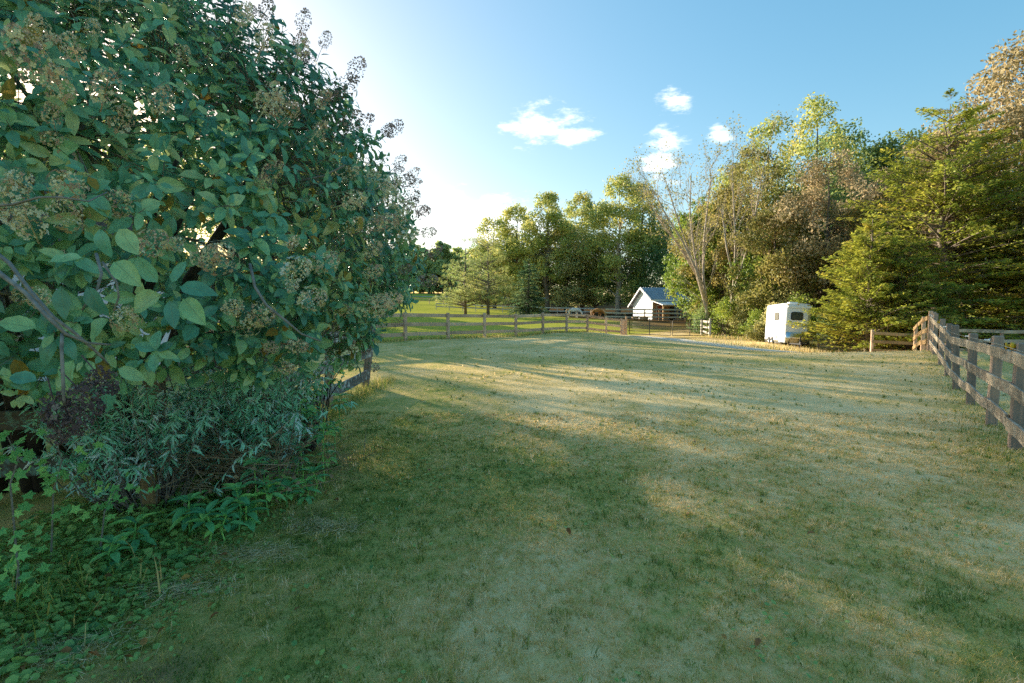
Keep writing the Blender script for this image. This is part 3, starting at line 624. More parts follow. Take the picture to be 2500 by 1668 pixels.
for i in range(3):
    for k in range(n - 1): fs.append((i*n+k, i*n+k+1, (i+1)*n+k+1, (i+1)*n+k))
    fs.append((i*n+n-1, i*n, (i+1)*n, (i+1)*n+n-1))
fs += [tuple(range(n))[::-1], tuple(3*n+k for k in range(n))]
mb = MB(); mb.add(vs, fs); mb.build('body', W_['trailer_white'], tr_, True, 0.0).data.set_sharp_from_angle(angle=R(24))
def rrect(cx, cz, w, h_, r_, n_=4):
    out_ = []
    for (sx, sz, a0) in ((1, 1, 0), (-1, 1, 90), (-1, -1, 180), (1, -1, 270)):
        for k in range(n_ + 1):
            a = R(a0 + 90 * k / n_); out_.append((cx + sx * (w/2 - r_) + r_ * math.cos(a), cz + sz * (h_/2 - r_) + r_ * math.sin(a)))
    return out_
def panel(name, pts2, y0, y1, mat, parent, axis='y'):
    n_ = len(pts2); f = (lambda a, b, c: (a, c, b)) if axis == 'y' else (lambda a, b, c: (c, a, b))
    vs = [f(a, b, y0) for a, b in pts2] + [f(a, b, y1) for a, b in pts2]
    mb = MB(); mb.add(vs, [tuple(range(n_)), tuple(range(2*n_-1, n_-1, -1))] + [(i, (i+1) % n_, n_+(i+1) % n_, n_+i) for i in range(n_)])
    o = mb.build(name, mat, parent); bm = bmesh.new(); bm.from_mesh(o.data); bmesh.ops.recalc_face_normals(bm, faces=bm.faces); bm.to_mesh(o.data); bm.free(); return o
wn = panel('window', rrect(-.02, 1.94, .66, .48, .11), -0.03, 0.03, W_['black_rubber'], tr_); panel('pane', rrect(-.02, 1.94, .57, .39, .08), -0.042, -0.02, W_['glass_dark'], wn)
# side window, on the left wall
def side_panel(name, cy, cz, w, h_, r_, x0, x1, mat, parent):
    return panel(name, rrect(cy, cz, w, h_, r_), x0, x1, mat, parent, 'x')
sw = side_panel('window', 1.05, 1.90, 1.0, .50, .12, -HW-.02, -HW+.04, W_['black_rubber'], tr_); side_panel('pane', 1.05, 1.90, .90, .42, .10, -HW-.03, -HW+.02, W_['glass_grey'], sw)
# polished stone guard wrapped round the nose
mb = MB(); gp = [(-HW+.27, -.012), (-.3, -.02), (.3, -.02), (HW-.27, -.012)]
vs = []
for (x, y) in gp: vs += [(x, y, Z0-.01), (x, y, Z0+.62)]
vs += [(HW-.035, .21, Z0-.01), (HW-.035, .21, Z0+1.0), (HW+.012, .34, Z0-.01), (HW+.012, .34, Z0+1.0)]
mb.add(vs, [(2*i, 2*i+2, 2*i+3, 2*i+1) for i in range(5)]); gd = mb.build('stone_guard', W_['alum'], tr_, True)
sl_ = gd.modifiers.new('thick', 'SOLIDIFY'); sl_.thickness = 0.012; sl_.offset = 1
mb = MB(); mb.tube([(-HW-.005, .36, Z0), (-HW-.005, .36, Z1-.45)], .018, 6); mb.build('corner_strip', W_['alum'], tr_)
mb = MB(); mb.box(-.55, .75, -.05, -.012, Z1-.30, Z1-.16); mb.build('header_trim', W_['trailer_white'], tr_, False, .01)
mb = MB(); mb.box(-.28, .22, .75, 1.25, Z1-.01, Z1+.09); mb.build('roof_vent', W_['trailer_white'], tr_, False, .03)
mb = MB(); mb.box(-HW+.03, HW-.03, .1, TL-.02, Z0-.09, Z0-.004); mb.build('chassis', W_['black_rubber'], tr_)
mb = MB(); mb.tube([(-.5, .3, Z0-.05), (0, -1.05, Z0-.05), (.5, .3, Z0-.05)], .045, 6); mb.tube([(0, -.9, .02), (0, -.9, .75)], .035, 6); mb.box(-.09, .09, -1.22, -1.0, Z0-.03, Z0+.08); mb.build('hitch', W_['black_rubber'], tr_)
for sx in (-1, 1):
    for y in (1.75, 2.5):
        mb = MB(); x0 = sx*(HW-.16); x1 = sx*(HW+.06); a, b = min(x0, x1), max(x0, x1)
        mb.tube([(a, y, .31), (a+.02, y, .31), (b-.02, y, .31), (b, y, .31)], [.27, .31, .31, .27], 18); wh = mb.build('wheel', W_['black_rubber'], tr_, True)
        mb = MB(); xs = b if sx > 0 else a; mb.tube([(xs-.01*sx, y, .31), (xs+.008*sx, y, .31)], .19, 14); mb.build('rim', W_['alum'], wh, True)
for (x, z) in ((-.55, Z1-.13), (0, Z1-.10), (.55, Z1-.13)):
    mb = MB(); mb.box(x-.05, x+.05, -.035, .0, z, z+.04); mb.build('marker_light', W_['insul_yellow'], tr_)
for y in (.95, 1.95, 2.95):
    mb = MB(); mb.box(-HW-.006, -HW+.02, y, y+.02, Z0+.02, Z1-.26); mb.build('panel_seam', W_['alum'], tr_)
mb = MB(); mb.box(-HW-.012, -HW+.02, .36, TL-.02, Z0, Z0+.10); mb.build('skirt_trim', W_['alum'], tr_)
for z in (.55, .85):
    mb = MB(); mb.box(-HW-.03, -HW+.01, .72, .78, z, z+.16); mb.build('latch', W_['gate_metal'], tr_)
mb = MB(); mb.tube([(.9, 0.9, 0.1), (1.6, 0.2, .95)], .02, 5)
# hay rack of slats leaning behind the trailer
rk = empty('slatted_rack', (tx+1.75, ty-.3, h1(tx+1.75, ty-.3)), R(-20), 'grey slatted rack leaning beside the trailer under the cedar', 'rack')
for k in range(7):
    mb = MB(); mb.tube([(-.55, -.2, .95-.11*k), (.75, -.35, .70-.11*k)], .028, 5); mb.build('slat', W_['wood_pale'], rk)
for x in (-.5, .1, .7):
    mb = MB(); mb.tube([(x, -.25, -.1), (x, -.25, .9)], .03, 5); mb.build('upright', W_['wood_post'], rk)

# ------------------------------------------------------------------ horses
def horse(label, x, y, rz, mat, s=1.0):
    root = empty('horse', (x, y, h1(x, y)), rz, label, 'horse')
    J = {'pel': (-.62,0,1.22,.27), 'bk': (-.2,0,1.2,.30), 'ch': (.35,0,1.18,.31), 'sh': (.62,0,1.2,.25), 'n1': (.9,0,1.12,.17), 'n2': (1.2,0,.78,.13), 'n3': (1.38,0,.5,.11), 'h1': (1.5,0,.32,.10), 'h2': (1.58,0,.12,.07)}
    E = [('pel','bk'),('bk','ch'),('ch','sh'),('sh','n1'),('n1','n2'),('n2','n3'),('n3','h1'),('h1','h2')]
    for sd, nm in ((-1,'r'),(1,'l')):
        o = .07*sd
        J.update({'f0'+nm: (.5,.15*sd,.95,.13), 'f1'+nm: (.5+o,.15*sd,.62,.075), 'f2'+nm: (.5+o,.15*sd,.28,.05), 'f3'+nm: (.53+o,.15*sd,.04,.065),
                  'b0'+nm: (-.6,.16*sd,.95,.17), 'b1'+nm: (-.55+o,.16*sd,.72,.10), 'b2'+nm: (-.78+o,.16*sd,.46,.06), 'b3'+nm: (-.76+o,.16*sd,.2,.05), 'b4'+nm: (-.72+o,.16*sd,.04,.065)})
        E += [('ch','f0'+nm),('f0'+nm,'f1'+nm),('f1'+nm,'f2'+nm),('f2'+nm,'f3'+nm),('pel','b0'+nm),('b0'+nm,'b1'+nm),('b1'+nm,'b2'+nm),('b2'+nm,'b3'+nm),('b3'+nm,'b4'+nm)]
    keys = list(J); me = bpy.data.meshes.new('body'); me.from_pydata([tuple(c*s for c in J[k][:3]) for k in keys], [(keys.index(a), keys.index(b)) for a, b in E], [])
    o = link('body', me, None, root); md = o.modifiers.new('skin', 'SKIN'); md.use_smooth_shade = True
    for i, k in enumerate(keys): r_ = J[k][3]*s; me.skin_vertices[0].data[i].radius = (r_, r_)
    for v in me.skin_vertices[0].data: v.use_root = False
    me.skin_vertices[0].data[0].use_root = True
    o.modifiers.new('sub', 'SUBSURF').levels = 2; o.modifiers['sub'].render_levels = 2; me.materials.append(mat)
    mb = MB(); mb.tube([(-.86*s,0,1.3*s),(-1.0*s,0,1.1*s),(-1.02*s,0,.7*s),(-1.0*s,0,.42*s)], [.04,.06,.06,.02], 6); mb.build('tail', W_['horse_mane'], root, True)
    mb = MB(); mb.tube([(.72*s,0,1.40*s),(1.0*s,0,1.22*s),(1.28*s,0,.88*s),(1.42*s,0,.62*s)], [.03,.05,.05,.02], 6); mb.build('mane', W_['horse_mane'], root, True)
    for sd in (-1, 1):
        mb = MB(); mb.tube([(1.40*s,.06*sd,.52*s),(1.36*s,.08*sd,.64*s)], [.035,.008], 5); mb.build('ear', mat, root)
    return root
horse('white horse grazing in the pasture behind the fence', 9.9, 83.0, R(-12), W_['horse_white'], 1.12)
horse('chestnut horse grazing at the corner of the barn yard', 13.0, 78.5, R(-38), W_['horse_chestnut'], 1.08)

# ------------------------------------------------------------------ trees
def unit(a): return a / np.maximum(np.linalg.norm(a, axis=1, keepdims=True), 1e-9)
def leaves(C, A, N, L, Wd, fold=0.12):
    """diamond leaves: C centres, A long axes, N normals"""
    A = unit(A); S = unit(np.cross(N, A)); N = np.cross(A, S); n = len(C)
    L = np.broadcast_to(L, n)[:, None]; Wd = np.broadcast_to(Wd, n)[:, None]
    V = np.stack([C - A * L * .5, C + S * Wd * .5 + N * Wd * fold + A * L * .05, C + A * L * .5, C - S * Wd * .5 + N * Wd * fold + A * L * .05], 1).reshape(-1, 3)
    return V, np.arange(n * 4).reshape(n, 4)
def part(name, me, mat, root, stuff=False):
    o = link(name, me, mat, root)
    if stuff: o['kind'] = 'stuff'
    return o
def wob(rs, a, b, n, amp):
    a = np.array(a, float); b = np.array(b, float); L = np.linalg.norm(b - a)
    return [tuple(a + (b - a) * i / n + (rs.randn(3) * amp * L * math.sin(math.pi * i / n) if 0 < i < n else 0)) for i in range(n + 1)]
DENS = 1.0
def broad_tree(label, x, y, Ht, Rc, cb, mat, seed, ncl=70, nlf=9000, leaf=(0.20, 0.12), bark='bark', trunk=None, name='broadleaf_tree', cat='tree', group=None, lean=(0, 0), squash=0.75, shape=0.75, csz=1.0, thin=0.0, mats=None):
    rs = np.random.RandomState(seed); z0 = h1(x, y); root = empty(name, (x, y, z0), 0, label, cat, group)
    tr_ = trunk or Ht * 0.018
    # clump centres through the crown's volume
    t = rs.rand(ncl) ** 1.0; th = rs.rand(ncl) * 2 * np.pi
    lob = 0.85 + 0.5 * vn(th * 1.4 + seed * 3.1, t * 4.2 + seed)
    rad = Rc * np.sin(np.pi * np.clip(t * 0.76 + 0.20, 0, 1)) ** shape * lob
    rr = rad * (0.25 + 0.75 * rs.rand(ncl) ** 0.45)
    C = np.stack([rr * np.cos(th) + lean[0] * t, rr * np.sin(th) + lean[1] * t, cb + (Ht - cb) * t * 0.97], 1)
    cs = (0.20 + 0.20 * rs.rand(ncl)) * Rc * csz * (0.75 + 0.4 * (1 - np.abs(2 * t - 1)))
    # limbs
    mb = MB(); top = (lean[0] * .8, lean[1] * .8, Ht * 0.86)
    tp = wob(rs, (0, 0, -0.3), top, 7, 0.012)
    mb.tube(tp, [tr_ * 1.35, tr_ * 1.05, tr_ * .95, tr_ * .8, tr_ * .62, tr_ * .45, tr_ * .28, tr_ * .1], 8)
    tpa = np.array(tp)
    part('trunk', mb.mesh('trunk', True), MATS[bark], root)
    mb = MB()
    for i in np.argsort(-rr)[:min(ncl, 46)]:
        zs = max(cb * 0.75, C[i, 2] - rr[i] * (0.5 + 0.5 * rs.rand())); zs = min(zs, Ht * .8)
        k = np.interp(zs, tpa[:, 2], np.arange(len(tpa))); k0 = int(k); s_ = tpa[k0] + (tpa[min(k0 + 1, len(tpa) - 1)] - tpa[k0]) * (k - k0)
        r0 = tr_ * 0.32 * (1 - 0.6 * zs / Ht)
        mb.tube(wob(rs, s_, C[i], 3, 0.06), [r0, r0 * .7, r0 * .45, r0 * .15], 5, False)
    part('branches', mb.mesh('branches', True), MATS[bark], root, True)
    # foliage
    w = cs ** 2; cnt = rs.multinomial(int(nlf * DENS), w / w.sum()); idx = np.repeat(np.arange(ncl), cnt); n = len(idx)
    d = unit(rs.randn(n, 3)); r_ = rs.rand(n) ** 0.42
    off = d * (r_ * cs[idx])[:, None]; off[:, 2] *= squash; off *= (0.75 + 0.55 * vn(d[:, 0] * 3 + idx * 1.7, d[:, 2] * 3 + idx * .9))[:, None]
    P = C[idx] + off
    keep = P[:, 2] > 0.15; P = P[keep]; idx = idx[keep]; d = d[keep]; n = len(P)
    N = unit(d * 0.6 + np.array([0, 0, 0.55]) + rs.randn(n, 3) * 0.55); A = rs.randn(n, 3) + d * .4 - np.array([0, 0, .45])
    L = 1.14 * leaf[0] * (0.6 + 0.8 * rs.rand(n)); Wd = 1.14 * leaf[1] * (0.6 + 0.8 * rs.rand(n))
    V, F = leaves(P, A, N, L, Wd)
    crnd = rs.rand(ncl); rnd = np.clip(0.55 * rs.rand(n) + 0.45 * crnd[idx], 0, 0.999)
    o = part('crown', npmesh('crown', V, F, {'rnd': rnd}), MATS[mat], root, True)
    return root
def conifer(label, x, y, Ht, Rb, mat, seed, nb=150, per=150, blade=(0.20, 0.045), cb=0.3, up=0.12, droop=0.25, name='cedar_tree', group=None, bark='bark', powr=0.75, tuft=False, lean=(0, 0), twigs=0, cat='tree', gap=1.0):
    rs = np.random.RandomState(seed); z0 = h1(x, y); root = empty(name, (x, y, z0), 0, label, cat, group)
    tr_ = Ht * 0.016 + 0.03; mb = MB()
    tp = wob(rs, (0, 0, -0.3), (lean[0], lean[1], Ht * .97), 6, 0.008); mb.tube(tp, [tr_ * 1.2, tr_, tr_ * .85, tr_ * .65, tr_ * .45, tr_ * .25, .015], 8)
    part('trunk', mb.mesh('trunk', True), MATS[bark], root)
    zt = cb + (Ht - cb) * (1 - np.sqrt(rs.rand(nb))) ** gap; az = rs.rand(nb) * 2 * np.pi
    q = (zt - cb) / (Ht - cb); Lb = Rb * (1 - q) ** powr * (0.62 + 0.5 * rs.rand(nb)) * (0.75 + 0.5 * vn(az * 1.3 + seed, q * 5 + seed * 2)) + 0.25
    dirx = np.cos(az); diry = np.sin(az)
    mb = MB(); PS = []; AS = []; NS = []; LS = []; RN = []; TW = []
    for i in range(nb):
        def at(s, i=i):
            zz = zt[i] + Lb[i] * ((up + 0.25 * q[i]) * s - droop * s * s * (1 - q[i] * .8))
            return np.stack([dirx[i] * Lb[i] * s + lean[0] * q[i], diry[i] * Lb[i] * s + lean[1] * q[i], zz], -1)
        sp = at(np.linspace(0, 1, 5)); r0 = 0.010 + 0.012 * Lb[i]
        mb.tube([tuple(v) for v in sp], [r0, r0 * .8, r0 * .6, r0 * .4, r0 * .15], 4, False)
        n = int(per * (0.35 + 0.65 * Lb[i] / Rb))
        if tuft:
            nt_ = max(3, n // 12); s = 0.35 + 0.65 * rs.rand(nt_) ** 0.6
            lat = (rs.rand(nt_) * 2 - 1) * (0.42 * Lb[i] * (1.15 - s) + 0.10)
            c = at(s) + np.stack([-diry[i] * lat, dirx[i] * lat, 0.15 * np.abs(rs.randn(nt_)) * Lb[i] * .3], -1)
            c = np.repeat(c, 12, 0); d = unit(rs.randn(len(c), 3) + np.array([dirx[i] * .5, diry[i] * .5, .5])); c = c + d * blade[0] * .5
            PS.append(c); AS.append(d); NS.append(unit(rs.randn(len(c), 3) + np.array([0, 0, .6]))); LS.append(np.full(len(c), blade[0]) * (.7 + .6 * rs.rand(len(c)))); RN.append(np.clip(rs.rand() * .5 + .5 * rs.rand(len(c)), 0, .999))
        else:
            s = 0.18 + 0.85 * rs.rand(n) ** 0.8; sg = np.where(rs.rand(n) < .5, -1, 1)
            wd = (0.40 * Lb[i] * np.clip(1.08 - s, 0, 1) + 0.10); lat = sg * rs.rand(n) ** .8 * wd
            c = at(s) + np.stack([-diry[i] * lat, dirx[i] * lat, rs.randn(n) * .05 - .10 * np.abs(lat)], -1)
            d = np.stack([dirx[i] * .8 - diry[i] * sg * .75, diry[i] * .8 + dirx[i] * sg * .75, np.full(n, -.05)], -1) + rs.randn(n, 3) * .32
            PS.append(c); AS.append(d); NS.append(unit(np.array([0, 0, 1.0]) + rs.randn(n, 3) * .5)); LS.append(blade[0] * (.55 + .8 * rs.rand(n))); RN.append(np.clip(rs.rand() * .45 + .35 * rs.rand(n) + .2 * s, 0, .999))
        if twigs:
            k = twigs; s = 0.1 + 0.7 * rs.rand(k); lat = rs.randn(k) * .16 * Lb[i]
            c = at(s) + np.stack([-diry[i] * lat, dirx[i] * lat, rs.randn(k) * .06 - .08], -1); TW.append((c, rs.randn(k, 3) * .6 + np.array([dirx[i] * .5, diry[i] * .5, -.25])))
    part('branches', mb.mesh('branches', True), MATS[bark], root, True)
    P = np.concatenate(PS); L = np.concatenate(LS); rn = np.concatenate(RN); A = np.concatenate(AS); N = np.concatenate(NS)
    k = P[:, 2] > 0.12; P, L, rn, A, N = P[k], L[k], rn[k], A[k], N[k]
    V, F = leaves(P, A, N, L, blade[1] * (L / blade[0]) ** .5, 0.05)
    part('crown', npmesh('crown', V, F, {'rnd': rn}), MATS[mat], root, True)
    if TW:
        c = np.concatenate([a for a, b in TW]); d = np.concatenate([b for a, b in TW]); k = c[:, 2] > .1; c, d = c[k], d[k]
        V, F = leaves(c, d, rs.randn(len(c), 3), .35 + .3 * rs.rand(len(c)), .018); part('dead_twigs', npmesh('dead_twigs', V, F, {'rnd': rs.rand(len(c))}), MATS['twig_dry'], root, True)
    return root
def bare_tree(label, x, y, stems, seed, mat, nleaf=2500, leaf=(.2, .13), bark='bark_pale', r0=0.17, depth=4, spread=0.5, group=None):
    """multi-stemmed tree losing its leaves; stems = list of polylines of main stems in local metres"""
    rs = np.random.RandomState(seed); root = empty('thinning_tree', (x, y, h1(x, y)), 0, label, 'tree', group)
    mb = MB(); tips = []
    for st in stems:
        st = [(a, b, c * .92) for a, b, c in st]; rads = np.linspace(r0, 0.035, len(st)); mb.tube(st, list(rads), 7)
    part('trunk', mb.mesh('trunk', True), MATS[bark], root)
    mb = MB()
    def grow(p, d, L, r, lev):
        e = p + d * L; m_ = (p + e) / 2 + rs.randn(3) * L * .05
        mb.tube([tuple(p), tuple(m_), tuple(e)], [r, r * .8, r * .55], 4 if lev < 2 else 5, False)
        if lev == 0: tips.append((m_, d)); tips.append((e, d)); return
        for k in range(2 if rs.rand() < .6 else 3):
            nd_ = d + rs.randn(3) * spread * .62 + np.array([0, 0, .14]); nd_ /= np.linalg.norm(nd_)
            grow(e if k else m_ + (e - m_) * rs.rand(), nd_, L * (.62 + .25 * rs.rand()), r * .58, lev - 1)
    for st in stems:
        st = np.array(st) * np.array([1, 1, .92])
        for k in range(2, len(st)):
            for q in range(4):
                f = rs.rand(); p = st[k - 1] * (1 - f) + st[k] * f; d = unit((st[k] - st[k - 1])[None])[0] + rs.randn(3) * spread; d[2] = abs(d[2]) * .8 + .25; d /= np.linalg.norm(d)
                grow(p, d, 1.35 * (.7 + .5 * rs.rand()), .030, depth - 1 if k > 2 else depth - 2)
    part('branches', mb.mesh('branches', True), MATS[bark], root, True)
    ti = rs.randint(len(tips), size=nleaf); T = np.array([a for a, b in tips]); P = T[ti] + rs.randn(nleaf, 3) * .30
    V, F = leaves(P, rs.randn(nleaf, 3) - np.array([0, 0, .6]), rs.randn(nleaf, 3), leaf[0] * (.6 + .7 * rs.rand(nleaf)), leaf[1] * (.6 + .7 * rs.rand(nleaf)))
    part('crown', npmesh('crown', V, F, {'rnd': rs.rand(nleaf)}), MATS[mat], root, True)
    return root
def shrub(label, x, y, Hs, Rs, mat, seed, nlf=3500, leaf=(.13, .085), group=None, name='shrub'):
    rs = np.random.RandomState(seed); root = empty(name, (x, y, h1(x, y)), 0, label, 'shrub', group); mb = MB(); ncl = 26
    th = rs.rand(ncl) * 6.283; t = rs.rand(ncl); rr = Rs * (0.3 + .7 * rs.rand(ncl)) * np.sqrt(np.clip(1.02 - t * t, 0, 1)); C = np.stack([rr * np.cos(th), rr * np.sin(th), .2 + t * Hs * .85], 1)
    for c in C: mb.tube(wob(rs, (c[0] * .15, c[1] * .15, -.1), c, 3, .08), [.03, .022, .015, .006], 4, False)
    part('stems', mb.mesh('stems', True), MATS['bark'], root, True)
    idx = rs.randint(ncl, size=nlf); d = unit(rs.randn(nlf, 3)); P = C[idx] + d * (rs.rand(nlf) ** .45 * (.25 + .12 * Hs))[:, None]; k = P[:, 2] > .04; P, d, idx = P[k], d[k], idx[k]; n = len(P)
    V, F = leaves(P, rs.randn(n, 3), unit(d + np.array([0, 0, .5]) + rs.randn(n, 3) * .5), leaf[0] * (.6 + .7 * rs.rand(n)), leaf[1] * (.6 + .7 * rs.rand(n)))
    part('foliage', npmesh('foliage', V, F, {'rnd': np.clip(.5 * rs.rand(n) + .5 * rs.rand(ncl)[idx], 0, .999)}), MATS[mat], root, True); return root

BG = 'trees behind the pasture'
# trees behind the pasture, left to right
conifer('broad dark pine at the left end of the pasture trees', -6.9, 76, 11.0, 5.0, 'pine_leaf', 21, 110, 130, (.34, .035), 0.8, .28, .16, 'pine_tree', BG, 'bark', .55, True, twigs=10)
conifer('brownish green pine beside the dark spruce', -3.4, 73, 11.8, 4.6, 'pine_leaf', 22, 120, 140, (.34, .035), 1.2, .30, .15, 'pine_tree', BG, 'bark', .5, True, twigs=8)
broad_tree('green tree top rising just behind the leftmost pines', -3.6, 106, 19.2, 5.0, 1.5, 'oak_leaf', 23, 90, 9000, (.34, .22), group=BG)
broad_tree('olive tree peeping between pine and spruce', 1.1, 104, 21.0, 5.0, 1.5, 'oak_leaf', 24, 90, 10000, (.34, .22), group=BG)
conifer('dark teal spruce touching the pasture rail', 2.6, 80, 9.6, 3.4, 'spruce_leaf', 25, 170, 90, (.34, .10), 0.3, .05, .30, 'spruce_tree', BG, 'bark_dark', .8)
broad_tree('tall narrow tree standing above the middle of the tree line', 6.6, 97, 22.4, 4.2, 5, 'oak_leaf', 26, 90, 10000, (.36, .24), group=BG)
broad_tree('big grey green oak with foliage down to the pasture', 10.5, 100, 16.8, 6.5, 0.8, 'olive_leaf', 27, 130, 22000, (.30, .19), group=BG, csz=.85)
broad_tree('oak with airy upper crown behind the white horse', 14.2, 105, 24.0, 6.1, 3, 'oak_leaf', 28, 110, 15000, (.34, .22), group=BG, csz=.8)
broad_tree('tallest oak left of the barn with pale trunk', 19.0, 92, 25.0, 6.0, 3.5, 'oak_leaf', 29, 130, 18000, (.34, .22), 'bark_pale', group=BG, csz=.8)
broad_tree('dark green oak overhanging the barn roof', 23.5, 93, 23.5, 5.6, 2, 'oak_leaf', 30, 120, 15000, (.34, .22), group=BG, csz=.9)
broad_tree('shadowy tree filling the gap behind the chestnut horse', 16.5, 102, 14.0, 6.0, 1.5, 'teal_leaf', 31, 80, 9000, (.40, .26), group=BG)
broad_tree('low tree in the shade just behind the barn', 27.5, 88, 15.0, 6.0, 1.0, 'teal_leaf', 32, 90, 10000, (.36, .24), group=BG)
broad_tree('leafy tree behind the dark spruce', 5.4, 106, 15.5, 5.2, 1.0, 'teal_leaf', 33, 70, 8000, (.36, .24), group=BG)
broad_tree('leafy tree behind the two left pines', -6.6, 112, 14, 5.8, 1.0, 'teal_leaf', 34, 70, 8000, (.36, .24), group=BG)
broad_tree('bushy green tree behind the spruce and the pine', 3.6, 104, 12.5, 4.8, 0.5, 'oak_leaf', 37, 80, 8000, (.36, .24), group=BG)
RW = 'trees in the right hand wood'
broad_tree('bright yellow green tree hanging over the right end of the barn', 20.1, 55.0, 13.6, 3.6, 1.4, 'green_leaf', 41, 130, 22000, (.24, .16), group=RW, csz=.85)
broad_tree('yellow green tree behind the thinning tree with pale stems', 21.2, 52, 11.5, 3.6, 0.5, 'green_leaf', 42, 100, 14000, (.24, .16), group=RW)
bare_tree('pale stemmed tree losing its leaves beside the gate', 16.9, 44.0,
   [[(0,0,-.3),(-.25,.0,2.5),(-.95,.1,5.0),(-1.9,.1,8.0),(-2.9,.2,11.0),(-3.7,.3,13.8)], [(-.1,0,1.8),(-.7,.1,4.2),(-1.2,.4,7.5),(-1.6,.6,11.0),(-1.5,.8,15.0)], [(-.3,0,3.0),(-1.3,-.3,6.0),(-2.6,-.5,8.6),(-4.2,-.6,11.2),(-5.0,-.6,13.0)], [(-.2,0,2.6),(-.5,.2,5.5),(-.4,.4,9.0),(-.1,.5,12.4),(.1,.5,14.6)], [(-.6,0,4.6),(-2.0,.2,7.2),(-3.4,.2,9.4),(-4.6,.2,11.0)]], 43, 'rust_leaf', 2600, (.17, .11), 'bark_pale', .135, 5, .45, RW)
bare_tree('second pale forked tree losing its leaves right of the gate', 18.4, 43.4,
   [[(0,0,-.3),(.15,0,2.5),(.35,0,5.5),(.4,.1,8.5),(.2,.2,12),(.0,.2,15.2)], [(.2,0,3.5),(1.0,.1,6.2),(1.8,.2,9.2),(2.3,.3,12.5),(2.7,.3,15.4)], [(.3,0,5.2),(-.3,.2,8.0),(-.8,.2,11.5)]], 44, 'rust_leaf', 2600, (.17, .11), 'bark_pale', .125, 5, .45, RW)
broad_tree('tall rusty olive tree behind the thinning trees', 23.5, 51, 17.5, 4.4, 2.0, 'rust_leaf', 45, 110, 17000, (.22, .14), group=RW, csz=.8)
broad_tree('rusty olive tree left of the tallest green crown', 20.6, 50, 14.5, 3.6, 1.5, 'rust_leaf', 46, 90, 12000, (.22, .14), group=RW, csz=.8)
broad_tree('green crown standing up behind the rusty trees', 27.0, 55, 22.2, 4.4, 3, 'oak_leaf', 47, 70, 10000, (.26, .17), group=RW)
broad_tree('highest green crown in the middle of the right hand wood', 31.2, 53.5, 23.6, 5.0, 3, 'oak_leaf', 48, 90, 14000, (.26, .17), group=RW)
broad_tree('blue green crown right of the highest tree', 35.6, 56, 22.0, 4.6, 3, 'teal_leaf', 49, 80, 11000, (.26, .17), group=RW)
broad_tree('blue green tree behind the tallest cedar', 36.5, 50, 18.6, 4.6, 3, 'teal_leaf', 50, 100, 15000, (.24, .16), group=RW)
broad_tree('beige dry leaved tree above the trailer', 24.0, 39.5, 14.2, 4.2, 2.5, 'brown_leaf', 51, 120, 19000, (.21, .115), group=RW, csz=.75)
broad_tree('smaller olive brown tree left of the trailer roof', 20.6, 40.5, 10.5, 3.2, 1.2, 'rust_leaf', 52, 90, 12000, (.20, .115), group=RW, csz=.8)
broad_tree('green tree crowding in behind the trailer', 23.2, 44, 9.5, 4.0, 0.6, 'green_leaf', 53, 90, 12000, (.20, .13), group=RW)
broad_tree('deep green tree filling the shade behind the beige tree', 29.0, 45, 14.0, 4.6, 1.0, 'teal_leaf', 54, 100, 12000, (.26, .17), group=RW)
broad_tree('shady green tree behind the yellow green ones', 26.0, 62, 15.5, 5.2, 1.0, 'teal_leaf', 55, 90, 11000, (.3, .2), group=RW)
conifer('small pointed cedar in front beside the trailer', 19.2, 27.6, 7.6, 3.3, 'cedar_leaf', 61, 230, 140, (.21, .072), 0.15, .30, .10, 'cedar_tree', RW, 'bark', .85, twigs=5, gap=.74)
conifer('broad golden green cedar behind the fence corner', 24.2, 29.0, 14.2, 5.4, 'cedar_leaf', 62, 340, 170, (.24, .085), 0.3, .18, .16, 'cedar_tree', RW, 'bark', .46, twigs=12, gap=.74)
conifer('tall cedar at the right edge under the brown tree', 27.8, 29.5, 12.4, 5.0, 'cedar_leaf', 63, 290, 160, (.24, .085), 0.4, .18, .18, 'cedar_tree', RW, 'bark', .46, twigs=12, gap=.74)
conifer('cedar with low brown twigs behind the downhill fence', 21.0, 27.2, 6.2, 3.4, 'cedar_leaf', 64, 220, 150, (.20, .065), 0.2, .2, .25, 'cedar_tree', RW, 'bark', .6, twigs=26, gap=.74)
conifer('dark lower cedar at the far right behind the back fence', 27.2, 26.2, 6.8, 3.4, 'cedar_leaf', 65, 220, 150, (.20, .065), 0.5, .16, .25, 'cedar_tree', RW, 'bark', .6, twigs=18, gap=.74)
broad_tree('tall brown purple leaved tree at the top right corner', 31.0, 31.5, 18.4, 5.4, 3.0, 'purple_leaf', 66, 190, 32000, (.22, .12), group=RW, csz=.75)
broad_tree('beige leaved branches showing between the two big cedars', 26.2, 33.0, 13.2, 3.4, 4.0, 'brown_leaf', 67, 70, 9000, (.20, .115), group=RW, csz=.75)
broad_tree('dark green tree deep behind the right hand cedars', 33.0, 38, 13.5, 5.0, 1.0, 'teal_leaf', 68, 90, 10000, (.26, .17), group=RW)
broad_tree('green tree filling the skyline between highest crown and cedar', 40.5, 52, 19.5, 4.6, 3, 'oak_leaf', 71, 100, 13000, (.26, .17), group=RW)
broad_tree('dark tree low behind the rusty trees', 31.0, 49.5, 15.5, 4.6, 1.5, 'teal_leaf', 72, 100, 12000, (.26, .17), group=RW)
broad_tree('green leaved tree at the right edge behind the brown one', 38.5, 38, 17.0, 5.0, 2, 'green_leaf', 73, 100, 12000, (.24, .16), group=RW)
broad_tree('rusty green tree between beige tree and cedars', 26.8, 37.0, 11.5, 3.6, 1.0, 'rust_leaf', 74, 90, 11000, (.20, .13), group=RW)
EDGE = 'shrubs along the foot of the wood'
